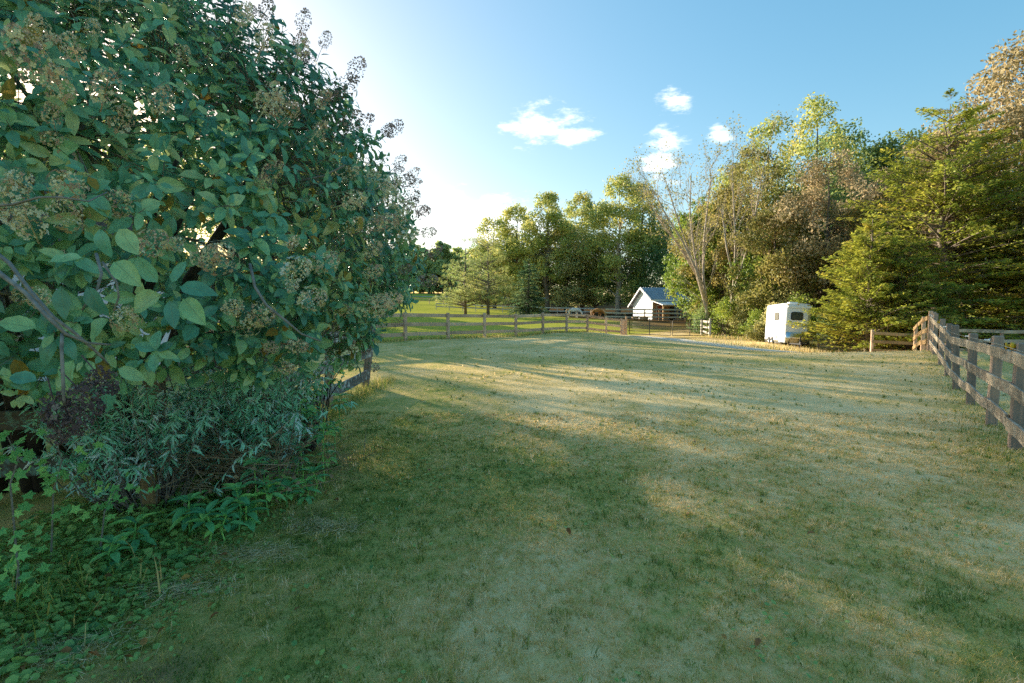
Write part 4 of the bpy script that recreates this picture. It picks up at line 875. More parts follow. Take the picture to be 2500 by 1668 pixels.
for i, (x, y, hh, rr_, mt, lb) in enumerate([
    (17.6, 42.0, 3.0, 1.4, 'green_leaf', 'tall green shrub round the foot of the second pale tree'), (19.0, 41.0, 3.6, 1.5, 'olive_leaf', 'grey green shrub right of the pale trees'),
    (18.4, 38.6, 2.0, 1.1, 'green_leaf', 'low green shrub at the edge of the drive'), (19.0, 37.2, 2.4, 1.3, 'olive_leaf', 'bushy shrub just left of the trailer'),
    (20.0, 36.0, 3.2, 1.6, 'green_leaf', 'tall shrub behind the left side of the trailer'), (16.6, 44.5, 2.2, 1.1, 'teal_leaf', 'dark shrub behind the right hand gate post'),
    (20.8, 38.4, 4.2, 1.7, 'olive_leaf', 'tallest shrub under the beige tree left of the trailer'), (21.0, 33.5, 2.2, 1.4, 'teal_leaf', 'dark shrub behind the right side of the trailer'), (17.2, 35.2, .9, .9, 'rust_leaf', 'low brown weeds before the shrubs left of the trailer')]):
    shrub(lb, x, y, hh, rr_, mt, 80 + i, 4200 if hh > 2.5 else 2600, group=EDGE)

# far wood beyond the road; copies share their meshes
rsw = np.random.RandomState(9)
def copy_tree(o, loc, rz, s, label):
    r = o.copy(); COL.objects.link(r); r.location = loc; r.rotation_euler = (0, 0, rz); r.scale = s; r['label'] = label
    for ch in list(o.children):
        c = ch.copy(); COL.objects.link(c); c.parent = r
    return r
FW = 'tall trees of the far wood'; fl = 'tall slender tree in the far wood beyond the gravel road'
proto = [broad_tree(fl, -62, 228, 20, 4.6, 1.0, 'far_leaf', 91, 60, 6500, (.8, .6), 'bark_pale', .22, group=FW), broad_tree(fl, -54, 226, 21, 4.4, 1.5, 'far_leaf', 92, 60, 6000, (.8, .6), 'bark_pale', .22, group=FW),
         conifer(fl, -48, 226, 20, 4.0, 'pine_leaf', 93, 80, 60, (.9, .3), 5, .2, .1, 'tall_pine', FW, 'bark_pale', .5, True)]
k = 0
for row, yy in enumerate((226, 233, 241, 250)):
    for x in np.arange(-95, 6, 6.2):
        xx = x + rsw.randn() * 1.3 + row * 2; y_ = yy + rsw.randn() * 1.8; s = .86 + .26 * rsw.rand()
        copy_tree(proto[k % 3], (xx, y_, h1(xx, y_)), rsw.rand() * 6.28, (s, s, s * (.92 + .16 * rsw.rand())), fl); k += 1
broad_tree('yellow green sunlit tree standing before the far wood', -52, 196, 14.5, 4.8, 1.5, 'green_leaf', 95, 60, 5000, (.6, .42))
for i, (x, y, hh) in enumerate([(-58, 205, 7), (-66, 200, 9), (-36, 222, 6)]):
    broad_tree(['low bushy tree under the far wood', 'rounded bushy tree left of the yellow green tree', 'small tree right of the utility pole'][i], x, y, hh, hh * .42, .4, 'far_leaf', 96 + i, 36, 2200, (.6, .42))
# trees left of the lawn, behind the big shrub: their long shadows fall across the grass
LW = 'trees west of the lawn'
def west(c, y, hh, rr_, cb, sd, n=4200, lf=(.21, .14)): broad_tree('large shade tree west of the lawn, hidden behind the big shrub', c - 0.9 * y, y, hh, rr_, cb, 'oak_leaf', sd, 90, n, lf, group=LW, csz=1.25)
for i, (c_, y, hh, rr_, cb) in enumerate([(1, 36, 13, 3.2, 6.4), (5, 35, 13.5, 3.2, 6.2), (9, 36.5, 13.5, 3.2, 6.6), (13, 35, 13, 3.2, 6.2), (17, 36.5, 14, 3.2, 6.4), (20.5, 37, 13.5, 2.8, 6.4),
        (22, 62, 20, 3.4, 7), (26, 60, 20.5, 3.4, 7), (30.5, 63, 21, 3.4, 7), (35, 64, 21, 3.2, 6)]):
    west(c_, y, hh, rr_, cb, 101 + i)
for i, (c_, y, hh, rr_, cb) in enumerate([(3, 33, 4.4, 2.8, .4), (8.5, 34, 4.8, 2.8, .4), (14, 33, 4.2, 2.6, .4), (18, 34, 5.0, 2.4, .4), (30, 57, 8.5, 2.8, .5), (35, 60, 9, 2.8, .5)]):
    west(c_, y, hh, rr_, cb, 121 + i, 3400, (.36, .26))

# utility pole and wires by the road
up = empty('utility_pole', (-44.5, 212, h1(-44.5, 212)), R(20), 'pale utility pole by the far road with cross arm', 'pole')
mb = MB(); mb.tube([(0,0,-.5),(0,0,9.6)], [.22,.15], 8); mb.build('pole', W_['pole_wood'], up, True)
mb = MB(); mb.box(-1.1, 1.1, -.08, .08, 8.9, 9.08); mb.build('cross_arm', W_['pole_wood'], up)
for x in (-1.0, 0.0, 1.0): mb = MB(); mb.tube([(x,0,9.1),(x,0,9.35)], .06, 6); mb.build('insulator', W_['insul_white'], up)
for x in (-1.0, 1.0):
    mb = MB(); mb.tube([(x + 45 * math.cos(a) * sgn, 45 * math.sin(a) * sgn * .2, 9.3 - .8 * (1 - (2*q-1) ** 2)) for sgn in (1,) for a, q in [(0, 0)]] + [(x, 0, 9.3)], .03, 4); mb.build('wire', W_['wire'], up)
mb = MB(); mb.tube([(0,0,8.2),(-5.5,-1,0)], .03, 4); mb.build('guy_wire', W_['wire'], up)

# ------------------------------------------------------------------ the big flowering shrub at left
hr = np.random.RandomState(17)
def leaf_mesh(name, nseg=5, wid=0.56, bend=0.22, fold=0.16, wave=0.02, seed=0, mat=None, tipp=1.0):
    """one ovate leaf of unit length along +X, face up +Z"""
    rs = np.random.RandomState(seed); V = []; UV = []
    for i in range(nseg + 1):
        t = i / nseg; w = wid * 0.5 * (math.sin(math.pi * t ** 0.85) ** 0.75 if 0 < i < nseg else 0.0)
        if i == nseg: w = 0.0
        z = -bend * t * t
        for s, u in ((-1, 0), (0, .5), (1, 1)):
            V.append((t, s * w, z + abs(s) * w * fold * 2 + (rs.randn() * wave * .5 if s else 0))); UV.append((u, t))
    F = []
    for i in range(nseg):
        for k in range(2): F.append((i*3+k, i*3+k+1, (i+1)*3+k+1, (i+1)*3+k))
    me = bpy.data.meshes.new(name); me.from_pydata(V, [], F); me.polygons.foreach_set('use_smooth', np.ones(len(F), bool))
    l = me.uv_layers.new(name='UVMap'); l.data.foreach_set('uv', np.array([UV[v] for f in F for v in f], np.float32).ravel())
    if mat: me.materials.append(mat)
    return me
def leaf_cloud(name, C, A, N, L, Wr, mat, parent, rnd, bend=0.2, fold=0.3, kind=True):
    """many 8-triangle leaves in one mesh; C = leaf base"""
    A = unit(A); S = unit(np.cross(N, A)); N = np.cross(A, S); n = len(C); L = L[:, None]
    def pt(t, s): 
        w = s * Wr[:, None] * L * .5
        return C + A * L * t + S * w + N * (np.abs(w) * fold - bend[:, None] * L * t * t if hasattr(bend, '__len__') else np.abs(w) * fold - bend * L * t * t)
    V = np.stack([pt(0, 0), pt(1, 0), pt(.36, 0), pt(.72, 0), pt(.36, 1), pt(.72, .78), pt(.36, -1), pt(.72, -.78)], 1).reshape(-1, 3)
    uvv = np.array([(.5, 0), (.5, 1), (.5, .36), (.5, .72), (1, .36), (.9, .72), (0, .36), (.1, .72)])
    b = np.arange(n)[:, None] * 8
    q = np.concatenate([b + np.array([[4, 5, 3, 2]]), b + np.array([[2, 3, 7, 6]])]); tq = np.concatenate([b + np.array([[0, 4, 2]]), b + np.array([[0, 2, 6]]), b + np.array([[5, 1, 3]]), b + np.array([[3, 1, 7]])])
    uv = np.concatenate([np.tile(uvv[[4, 5, 3, 2]], (n, 1)), np.tile(uvv[[2, 3, 7, 6]], (n, 1)), np.tile(uvv[[0, 4, 2]], (n, 1)), np.tile(uvv[[0, 2, 6]], (n, 1)), np.tile(uvv[[5, 1, 3]], (n, 1)), np.tile(uvv[[3, 1, 7]], (n, 1))])
    me = npmesh(name, V, [q, tq], {'rnd': np.tile(rnd, 6)}, uv, True)
    return part(name, me, mat, parent, kind)
def axes_matrix(C, A, N, s):
    A = Vector(A).normalized(); N = Vector(N); S = N.cross(A).normalized(); N = A.cross(S)
    M = Matrix((A, S, N)).transposed().to_4x4() @ Matrix.Scale(s, 4); M.translation = Vector(C); return M
def panicle_mesh(name, seed, mat, n=150, L=0.20, Rm=0.075, big=14):
    rs = np.random.RandomState(seed); t = rs.rand(n); a = rs.rand(n) * 6.283; r = Rm * (np.sin(np.pi * (t * .8 + .15)) ** .7) * (.35 + .65 * rs.rand(n) ** .5)
    P = np.stack([t * L, r * np.cos(a), r * np.sin(a)], 1); D = np.stack([np.full(n, .35), np.cos(a), np.sin(a)], 1)
    V, F = leaves(P, rs.randn(n, 3), D + rs.randn(n, 3) * .6, .017 * (.6 + .8 * rs.rand(n)), .013 * (.6 + .8 * rs.rand(n)), .2); rn = .62 * rs.rand(n)
    VV = [V]; FF = [F]; RN = [rn]; o = len(V)
    for k in range(big):                       # sterile four-petalled florets
        t = rs.rand(); a = rs.rand() * 6.283; rr = Rm * 1.1 * math.sin(math.pi * (t * .8 + .15)) ** .7; c = np.array([t * L, rr * math.cos(a), rr * math.sin(a)]); nn = np.array([.3, math.cos(a), math.sin(a)]); nn /= np.linalg.norm(nn)
        u = np.cross(nn, rs.randn(3)); u /= np.linalg.norm(u); w = np.cross(nn, u)
        A = np.array([u, w, -u, -w]); v, f = leaves(np.tile(c, (4, 1)) + A * .0085, A, np.tile(nn, (4, 1)) + A * .2, .016, .014, .1)
        VV.append(v); FF.append(f + o); RN.append(np.full(4, .78 + .2 * rs.rand())); o += len(v)
    for a in np.arange(3) * 2.094:             # stalk
        c_, d_ = .004 * math.cos(a), .004 * math.sin(a); c2, d2 = .004 * math.cos(a + 2.094), .004 * math.sin(a + 2.094)
        VV.append(np.array([(-.09, c_, d_), (-.09, c2, d2), (L * .9, c2 * .4, d2 * .4), (L * .9, c_ * .4, d_ * .4)])); FF.append(np.array([[0, 1, 2, 3]]) + o); RN.append(np.array([.3])); o += 4
    me = npmesh(name, np.concatenate(VV), np.concatenate(FF), {'rnd': np.concatenate(RN)})
    me.materials.append(mat); return me
def P(px, py, d):
    """point of the place seen at photograph pixel (px, py), d metres ahead of the camera"""
    p = R(3.48); a = (px - 1250) / 1250; b = (834 - py) / 1250
    r = Vector((a, math.cos(p) + b * math.sin(p), -math.sin(p) + b * math.cos(p))); return Vector((0, 0, 1.75)) + r * (d / r.y)
hyd = empty('flowering_shrub', (-4.7, 5.3, h1(-4.7, 5.3)), 0, 'huge leafy shrub with fading brown flower heads arching over the fence', 'shrub')
HO = np.array(hyd.location)
c0 = np.array([-4.0, 4.9, 2.40]); rad = np.array([3.17, 3.3, 2.80])
def shell(n, seed, front):
    rs = np.random.RandomState(seed); D = unit(rs.randn(n * 4, 3)); cd = np.array([0.62, -0.74, 0.1])
    k = (D @ cd > -0.25) if front else (D @ cd <= -0.25); D = D[k][:n]
    lob = 0.80 + 0.26 * vn(D[:, 0] * 2.6 + 9, D[:, 2] * 2.6 + D[:, 1] * 2.1 + 4) + 0.08 * vn(D[:, 0] * 7 + 3, D[:, 2] * 7 + D[:, 1] * 5)
    hz = np.clip(D[:, 2], 0, 1); taper = 1 - 0.16 * hz * (1 - hz) * 4 * .5
    f = lob * taper * (0.86 + 0.14 * rs.rand(len(D)) ** .5)
    inner = rs.rand(len(D)) < .30; f = np.where(inner, f * (.72 + .22 * rs.rand(len(D))), f)
    T = c0 + D * rad * f[:, None]
    low = 1.14 + 0.22 * vn(T[:, 0] * 2.1, T[:, 1] * 2.1) - 0.18 * (T[:, 0] < -3.2) + .25 * (T[:, 1] > 5.0)
    k = (T[:, 2] > low) & (T[:, 1] > 1.45) & (np.linalg.norm(T - np.array([0, 0, 1.75]), axis=1) > 1.75)
    return T[k], D[k], inner[k]
T1, D1, I1 = shell(5200, 31, True); T2, D2, I2 = shell(1600, 32, False)
TT = np.concatenate([T1, T2]); DD = np.concatenate([D1, D2]); IN = np.concatenate([I1, I2])
# main stems and limbs
trunks = []
for k in range(9):
    a = k / 9 * 6.283 + hr.rand(); ex = c0 + np.array([math.cos(a) * 1.7, math.sin(a) * 1.9, .9 + 1.1 * hr.rand()]); b = np.array([-4.7 + .45 * math.cos(a), 5.3 + .4 * math.sin(a), -.1])
    mid = (b + ex) / 2 + np.array([0, 0, .35]); m1 = b + (mid - b) * .5 + hr.randn(3) * .08; m2 = mid + (ex - mid) * .5 + hr.randn(3) * .1
    pl = [b, m1, mid, m2, ex]; trunks.append(pl); mb = MB(); mb.tube([tuple(np.array(q) - HO) for q in pl], [.075, .06, .05, .04, .02], 7); mb.build('stem', MATS['bark_dark'], hyd, True)
nodes = np.concatenate([np.array([p0 * (1 - f) + p1 * f for p0, p1 in zip(pl[1:-1], pl[2:]) for f in (0, .33, .66)] + [pl[-1]]) for pl in trunks])
limbs = []
seedpts = TT[hr.choice(len(TT), 90, replace=False)]
mb = MB()
for q in seedpts:
    j = np.argmin(((nodes - q) ** 2).sum(1)); s_ = nodes[j]; e = c0 + (q - c0) * .86; w = wob(hr, s_, e, 4, .05); w[2] = tuple(np.array(w[2]) + np.array([0, 0, .12]))
    mb.tube([tuple(np.array(p_) - HO) for p_ in w], [.024, .019, .015, .011, .006], 5, False); limbs += [np.array(p_) for p_ in w[1:]]
part('limbs', mb.mesh('limbs', True), MATS['hyd_bark'], hyd, True)
limbs = np.array(limbs)
VV = []; FF = []; o_ = 0
LC = []; LA = []; LN = []; LL = []; LR = []; tipinfo = []
for i in range(len(TT)):
    tpt = TT[i]; j = np.argmin(((limbs - tpt) ** 2).sum(1)); s_ = limbs[j]; d = tpt - s_; dl = np.linalg.norm(d)
    if dl > .7: s_ = tpt - d / dl * .7
    ax = unit((DD[i] * .9 + d / max(dl, .01) * .5 + hr.randn(3) * .35 + np.array([0, 0, .15]))[None])[0]
    s2 = tpt - ax * .22
    for (p_, q_, r_) in ((s_, s2, .004), (s2, tpt, .003)):   # three-sided twig
        dd = q_ - p_; u = np.cross(dd, [.3, .5, .8]); u /= max(np.linalg.norm(u), 1e-6); v_ = np.cross(dd, u); v_ /= max(np.linalg.norm(v_), 1e-6)
        ring = [u * math.cos(a) + v_ * math.sin(a) for a in (0, 2.094, 4.189)]
        VV += [p_ + x * r_ for x in ring] + [q_ + x * r_ * .7 for x in ring]; FF += [[o_, o_+1, o_+4, o_+3], [o_+1, o_+2, o_+5, o_+4], [o_+2, o_, o_+3, o_+5]]; o_ += 6
    # paired leaves along the last part of the twig
    u = np.cross(ax, [.21, .43, .88]); u /= np.linalg.norm(u); v_ = np.cross(ax, u); ph = hr.rand() * 3.14
    nn = 4 if not IN[i] else 3; base_r = hr.rand()
    for k in range(nn):
        back = k * .045 + .01; sz = (.052 + .020 * k) * (.75 + .6 * hr.rand())
        for sg in (0, math.pi):
            if hr.rand() < .1: continue
            a = ph + sg + k * 1.571 + hr.randn() * .15; rd = u * math.cos(a) + v_ * math.sin(a)
            A = rd * .9 + ax * (.55 - .12 * k) + np.array([0, 0, -.22]) + hr.randn(3) * .14
            N = ax * .8 - rd * .35 + np.array([0, 0, .5]) + hr.randn(3) * .2
            LC.append(tpt - ax * back + rd * .012); LA.append(A); LN.append(N); LL.append(min(sz * 1.18, .155)); LR.append((.55 * base_r + .45 * hr.rand()) * .999)
    tipinfo.append((tpt, ax, DD[i], IN[i]))
VV = np.array(VV) - HO; part('twigs', npmesh('twigs', VV, np.array(FF)), MATS['hyd_bark'], hyd, True)
LC = np.array(LC); LA = unit(np.array(LA)); LN = np.array(LN); LL = np.array(LL); LR = np.array(LR)
# the leaves that show largest are parts of their own, the rest one mass
cp = np.array([0, 0, 1.75]); mid = LC + LA * LL[:, None] * .5; vec = mid - cp; dist = np.linalg.norm(vec, axis=1); nun = unit(LN - LA * (LN * LA).sum(1)[:, None])
facing = np.abs((nun * vec).sum(1)) / dist; sx = mid[:, 0] / mid[:, 1]; sy = (mid[:, 2] - 1.75) / mid[:, 1]
cell = (np.floor(sx / .022).astype(int) * 1000 + np.floor(sy / .022).astype(int)); order = np.lexsort((dist, cell)); first = {}
mind = {}
for i in order:
    if cell[i] not in mind: mind[cell[i]] = dist[i]
near = np.array([dist[i] <= mind[cell[i]] + .10 for i in range(len(dist))])
score = LL * (.35 + facing) / dist * near * (np.abs(sx) < 1.0) * (sy < .6) * (sx < -.1)
top = np.argsort(-score)[:300]; mask = np.zeros(len(LC), bool); mask[top] = True
LV = [leaf_mesh('leaf', 6, .46 + .05 * k, (.10, .38, -.12, .22)[k], .12 + .07 * k, .05, k, MATS['hyd_leaf']) for k in range(4)]
LY = leaf_mesh('leaf', 5, .56, .2, .16, .02, 9, MATS['hyd_yellow'])
for q, i in enumerate(top):
    o = bpy.data.objects.new('leaf', LY if q % 43 == 5 else LV[q % 4]); COL.objects.link(o); o.parent = hyd; o.matrix_basis = axes_matrix(LC[i] - HO, LA[i], LN[i], LL[i] * 1.05)
r_ = ~mask; yel = r_ & (hr.rand(len(LC)) < .014); r_ = r_ & ~yel
leaf_cloud('foliage', LC[r_] - HO, LA[r_], LN[r_], LL[r_], np.full(r_.sum(), .46) + .16 * hr.rand(r_.sum()), MATS['hyd_leaf'], hyd, LR[r_], -.12 + .55 * hr.rand(r_.sum()))
leaf_cloud('yellowed_leaves', LC[yel] - HO, LA[yel], LN[yel], LL[yel], np.full(yel.sum(), .58), MATS['hyd_yellow'], hyd, LR[yel], .05 + .3 * hr.rand(yel.sum()))
# flower heads
PM = [panicle_mesh('flower_head', 200 + k, MATS['floret'], 170, .17 + .02 * k, .062 + .006 * k, 12 + 7 * k) for k in range(5)]
PE = [panicle_mesh('flower_head', 215 + k, MATS['floret_backlit'], 190, .17 + .02 * k, .062 + .006 * k, 6) for k in range(3)]
cnt = 0
for (tpt, ax, D, inn) in tipinfo:
    if inn or cnt >= 294: continue
    cc = int(math.floor(tpt[0] / tpt[1] / .022)) * 1000 + int(math.floor((tpt[2] - 1.75) / tpt[1] / .022))
    if np.linalg.norm(tpt - cp) > mind.get(cc, 99) + .30 and hr.rand() < .85: continue
    s_x = tpt[0] / tpt[1]; s_y = (tpt[2] - 1.75) / tpt[1]
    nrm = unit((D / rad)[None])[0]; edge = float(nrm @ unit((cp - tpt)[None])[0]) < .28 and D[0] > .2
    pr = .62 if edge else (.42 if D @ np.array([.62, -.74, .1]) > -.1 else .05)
    if s_y < -.04 and not edge: pr *= .45
    if hr.rand() > pr: continue
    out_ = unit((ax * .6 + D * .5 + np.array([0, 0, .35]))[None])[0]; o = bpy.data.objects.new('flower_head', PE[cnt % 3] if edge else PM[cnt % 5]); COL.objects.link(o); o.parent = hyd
    o.matrix_basis = axes_matrix(tpt + out_ * .05 - HO, out_, hr.randn(3), .55 + .55 * hr.rand()); cnt += 1
# bare arching branches in front and the dead drooping head
def px_branch(pts, r0, r1, name='branch', mat='hyd_bark'):
    q = [P(*p_) - hyd.location for p_ in pts]; mb = MB(); mb.tube([tuple(v) for v in q], list(np.linspace(r0, r1, len(q))), 7); return mb.build(name, MATS[mat], hyd, True)
px_branch([(-60, 620, 1.95), (0, 668, 1.9), (62, 715, 1.85), (112, 770, 1.8), (160, 815, 1.8), (215, 838, 1.85), (270, 842, 1.95)], .010, .004)
px_branch([(-20, 610, 2.1), (22, 642, 2.05), (75, 712, 1.95), (130, 775, 1.9), (185, 815, 1.9), (245, 868, 1.95), (265, 890, 2.0)], .009, .004)
px_branch([(235, 620, 1.95), (248, 668, 1.9), (238, 705, 1.85), (215, 735, 1.85), (200, 757, 1.85)], .006, .003)
px_branch([(250, 640, 2.0), (285, 690, 2.0), (290, 725, 2.0), (278, 760, 2.0)], .005, .003)
px_branch([(152, 815, 1.8), (150, 850, 1.78), (153, 905, 1.76), (155, 960, 1.76), (158, 990, 1.77)], .006, .005)
px_branch([(158, 945, 1.77), (140, 968, 1.8), (128, 985, 1.83)], .004, .003)
px_branch([(-40, 505, 2.2), (30, 500, 2.15), (95, 482, 2.1), (150, 482, 2.1), (215, 492, 2.2), (260, 470, 2.3)], .006, .003)
px_branch([(610, 645, 3.2), (622, 700, 3.1), (650, 745, 3.05), (700, 785, 3.05), (735, 815, 3.1), (782, 833, 3.2)], .010, .005)
px_branch([(640, 455, 4.2), (720, 445, 4.1), (790, 430, 4.0), (840, 405, 3.9)], .014, .006)
DM = [panicle_mesh('flower_head', 230 + k, MATS['floret_dark'], 260, .16, .062, 9) for k in range(2)]
for i, (px, py, d, s) in enumerate([(150, 1000, 1.78, .75), (205, 975, 1.8, .8), (250, 935, 1.85, .7), (225, 1020, 1.78, .7), (180, 1050, 1.77, .65)]):
    o = bpy.data.objects.new('flower_head', DM[i % 2]); COL.objects.link(o); o.parent = hyd; o['label'] = 'dead drooping dark flower head'
    q = P(px, py, d) - hyd.location; o.matrix_basis = axes_matrix(q - Vector((.03, 0, -.05)), (hr.randn() * .4, hr.randn() * .3, -1), hr.randn(3), s)
# a few big leaves hanging close to the camera
for i, (px, py, d, L, ax_, nn) in enumerate([(150, 700, 1.75, .115, (.1, -.1, -1), (.2, -1, .35)), (215, 700, 1.8, .11, (.4, -.1, -.9), (-.1, -1, .3)), (90, 930, 1.9, .10, (-1, .1, .1), (0, -.8, .6)),
        (280, 640, 1.8, .12, (.75, -.1, -.65), (.3, -1, .3)), (120, 640, 1.75, .13, (.95, -.2, .15), (0, -.7, .8)), (245, 560, 1.9, .10, (.2, -.1, -1), (.1, -1, .2)), (290, 560, 1.85, .12, (.6, 0, -.8), (.4, -1, .2)),
        (395, 720, 2.0, .14, (-.9, -.1, -.45), (0, -1, .35)), (420, 690, 2.0, .10, (.5, 0, .8), (.1, -1, .4)), (440, 700, 2.0, .13, (1, -.1, -.1), (.0, -1, .5)), (385, 690, 2.05, .12, (-.55, 0, .85), (-.1, -1, .1)), (450, 730, 2.0, .13, (.7, -.2, -.8), (.2, -1, .2)), (415, 735, 1.95, .11, (.25, -.2, -1), (.5, -1, .2)),
        (265, 780, 2.0, .15, (-.7, 0, -.5), (.1, -.8, .7)), (90, 800, 1.95, .12, (-.8, -.1, .1), (.1, -.9, .5)), (180, 880, 1.9, .11, (-.3, -.1, -1), (-.1, -1, .2)), (290, 900, 2.0, .11, (.9, 0, -.4), (0, -1, .4)), (260, 935, 2.1, .12, (.1, -.2, -1), (.7, -1, .2)),
        (380, 855, 2.3, .09, (-.8, 0, .2), (0, -1, .5)), (382, 855, 2.3, .09, (.1, 0, 1), (0, -1, .1)), (384, 857, 2.3, .085, (.9, 0, .5), (0, -1, .3)), (386, 860, 2.3, .08, (.9, 0, -.25), (0, -1, .4)), (378, 862, 2.3, .09, (.1, -.1, -1), (0, -1, .2))]):
    o = bpy.data.objects.new('leaf', LV[i % 4]); COL.objects.link(o); o.parent = hyd; o.matrix_basis = axes_matrix(P(px, py, d) - hyd.location, ax_, nn, L)
print('shrub leaves', len(LC), 'heads', cnt)

# ------------------------------------------------------------------ undergrowth by the left fence
def rosette(label, x, y, z, n, L, seed, mat='rosette_leaf', tilt=.5, name='broadleaf_plant', stem=None, tiers=2, wid=.42):
    rs = np.random.RandomState(seed); root = empty(name, (x, y, h1(x, y)), rs.rand() * 6.28, label, 'plant', 'low plants along the fence')
    mb = MB(); mb.tube([(0, 0, -.03), (rs.randn() * .02, rs.randn() * .02, z * .5), (0, 0, z)], [.008, .006, .005], 5); mb.build('stem', MATS['vine_leaf'], root)
    me = leaf_mesh('leaf', 5, wid, .3, .22, .02, seed, MATS[mat])
    for k in range(tiers):
        for i in range(n):
            a = i / n * 6.283 + k * .6 + rs.randn() * .15; el = tilt - .35 * k + rs.randn() * .12; A = (math.cos(a) * math.cos(el), math.sin(a) * math.cos(el), math.sin(el)); Nn = (-math.cos(a) * math.sin(el), -math.sin(a) * math.sin(el), math.cos(el))
            o = bpy.data.objects.new('leaf', me); COL.objects.link(o); o.parent = root; o.matrix_basis = axes_matrix((A[0] * .01, A[1] * .01, z - k * .06), A, Nn, L * (.8 + .4 * rs.rand()) * (1 - .0 * k))
    return root
for i, (px, py, d, z, n, L, lb) in enumerate([
    (576, 1151, 3.9, .34, 5, .15, 'leafy rosette with a pale green centre under the dry twigs'), (655, 1171, 4.2, .26, 5, .15, 'bright centred leafy rosette nearest the middle of the shrub foot'),
    (734, 1097, 4.7, .42, 6, .13, 'upright leafy plant beside the lawn edge'), (550, 1217, 3.75, .20, 5, .14, 'light green rosette lowest in the ground ivy'), (502, 1202, 3.7, .24, 5, .15, 'dark leafy rosette left of the light green one'),
    (790, 1040, 5.0, .55, 6, .13, 'yellowish green leafy plant at the fence corner'), (700, 1190, 4.4, .18, 6, .12, 'small dark rosette at the grass edge'), (765, 1140, 4.7, .22, 6, .12, 'bluish leafy clump against the lawn'),
    (815, 1010, 5.6, .45, 6, .13, 'pale green sprig on the grass side of the fence'), (620, 1110, 4.2, .45, 5, .14, 'dark leafy plant inside the dry twigs')]):
    q = P(px, py, d); rosette(lb, q.x, q.y, z, n, L, 300 + i)
rs = np.random.RandomState(78)
for i, (px, py, d, z, n, L, lb) in enumerate([
    (600, 1215, 4.05, .16, 6, .14, 'low dark rosette in the middle of the shrub foot'), (460, 1190, 3.85, .28, 6, .15, 'leafy rosette right of the short fence post'), (680, 1130, 4.5, .34, 6, .14, 'teal leafy plant below the narrow leaves'),
    (745, 1180, 4.55, .16, 6, .12, 'little rosette touching the mown grass'), (640, 1060, 4.7, .62, 7, .14, 'taller leafy plant among the dry twigs'), (720, 1030, 5.2, .62, 7, .14, 'tall dark leafy plant left of the yellowish one'),
    (330, 1230, 3.6, .22, 5, .13, 'leafy rosette left of the short fence post'), (270, 1260, 3.4, .16, 5, .13, 'dark rosette between the vines'), (800, 1090, 5.4, .25, 6, .12, 'leafy sprig where the lawn meets the fence line'), (780, 960, 6.2, .85, 7, .14, 'tall glossy sprig rising before the lichen boards'), (830, 980, 6.6, .6, 7, .13, 'glossy sprig nearest the leaning end post')]):
    q = P(px, py, d); rosette(lb, q.x, q.y, z, n, L, 330 + i, tiers=3)
# broad glossy evergreen by the fence
rs = np.random.RandomState(77)
ev = empty('evergreen_shrub', (-2.5, 6.1, h1(-2.5, 6.1)), 0, 'dark glossy evergreen shrub in front of the lichen covered boards', 'shrub'); mb = MB(); c_ = []; a_ = []; n_ = []; l_ = []
for k in range(60):
    e = np.array([rs.randn() * .26, rs.randn() * .55, .35 + .85 * rs.rand()]); b = e * np.array([.2, .3, 0]); mb.tube(wob(rs, b, e, 3, .06), [.012, .009, .007, .004], 4, False)
    for i in range(9):
        a = rs.rand() * 6.28; A = np.array([math.cos(a), math.sin(a), .15 + rs.randn() * .4]); c_.append(e - np.array([0, 0, .03 * i * .6])); a_.append(A); n_.append(np.array([0, 0, 1]) + rs.randn(3) * .35); l_.append(.085 + .05 * rs.rand())
part('stems', mb.mesh('stems', True), MATS['bark_dark'], ev, True)
leaf_cloud('foliage', np.array(c_), np.array(a_), np.array(n_), np.array(l_), np.full(len(c_), .42), MATS['rosette_leaf'], ev, rs.rand(len(c_)), .25)
# narrow leaved grey green shrub spilling over the rails
def narrow_shrub(label, cx, cy, n, seed, hx, hy, z0, z1, droop=.5):
    rs = np.random.RandomState(seed); root = empty('narrow_leaved_shrub', (cx, cy, h1(cx, cy)), 0, label, 'shrub'); mb = MB(); c_ = []; a_ = []; n_ = []; l_ = []; rn = []
    for k in range(n):
        e = np.array([rs.randn() * hx, rs.randn() * hy, z0 + (z1 - z0) * rs.rand()]); b = np.array([e[0] * .35, e[1] * .35 + .25, 0]); w = wob(rs, b, e, 4, .05); w[3] = tuple(np.array(w[3]) + np.array([0, 0, .10])); mb.tube(w, [.008, .007, .005, .004, .002], 4, False); br = rs.rand()
        ws = np.array(w)
        for i in range(26):
            f = 1.6 + 2.4 * rs.rand(); k0 = min(int(f), 3); p_ = ws[k0] + (ws[k0 + 1] - ws[k0]) * (f - k0); a = rs.rand() * 6.28
            c_.append(p_); a_.append(np.array([math.cos(a), math.sin(a) - .25, -droop * rs.rand() + .25 * rs.randn()])); n_.append(np.array([0, 0, 1.]) + rs.randn(3) * .5); l_.append(.06 + .05 * rs.rand()); rn.append(min(.999, .6 * br + .4 * rs.rand()))
    part('stems', mb.mesh('stems', True), MATS['hyd_bark'], root, True)
    leaf_cloud('foliage', np.array(c_), np.array(a_), np.array(n_), np.array(l_), np.full(len(c_), .17) + .06 * rs.rand(len(c_)), MATS['narrow_leaf'], root, np.array(rn), .15 + .5 * rs.rand(len(c_))); return root
narrow_shrub('silvery teal narrow leaved shrub spilling over the fence', -2.5, 4.75, 150, 401, .36, .28, .60, 1.28)
narrow_shrub('teal narrow leaved shrub between dead flower head and fence post', -3.25, 4.2, 130, 402, .36, .22, .55, 1.25)
narrow_shrub('darker narrow leaved growth behind the rails', -3.0, 5.3, 130, 403, .6, .4, .6, 1.3)
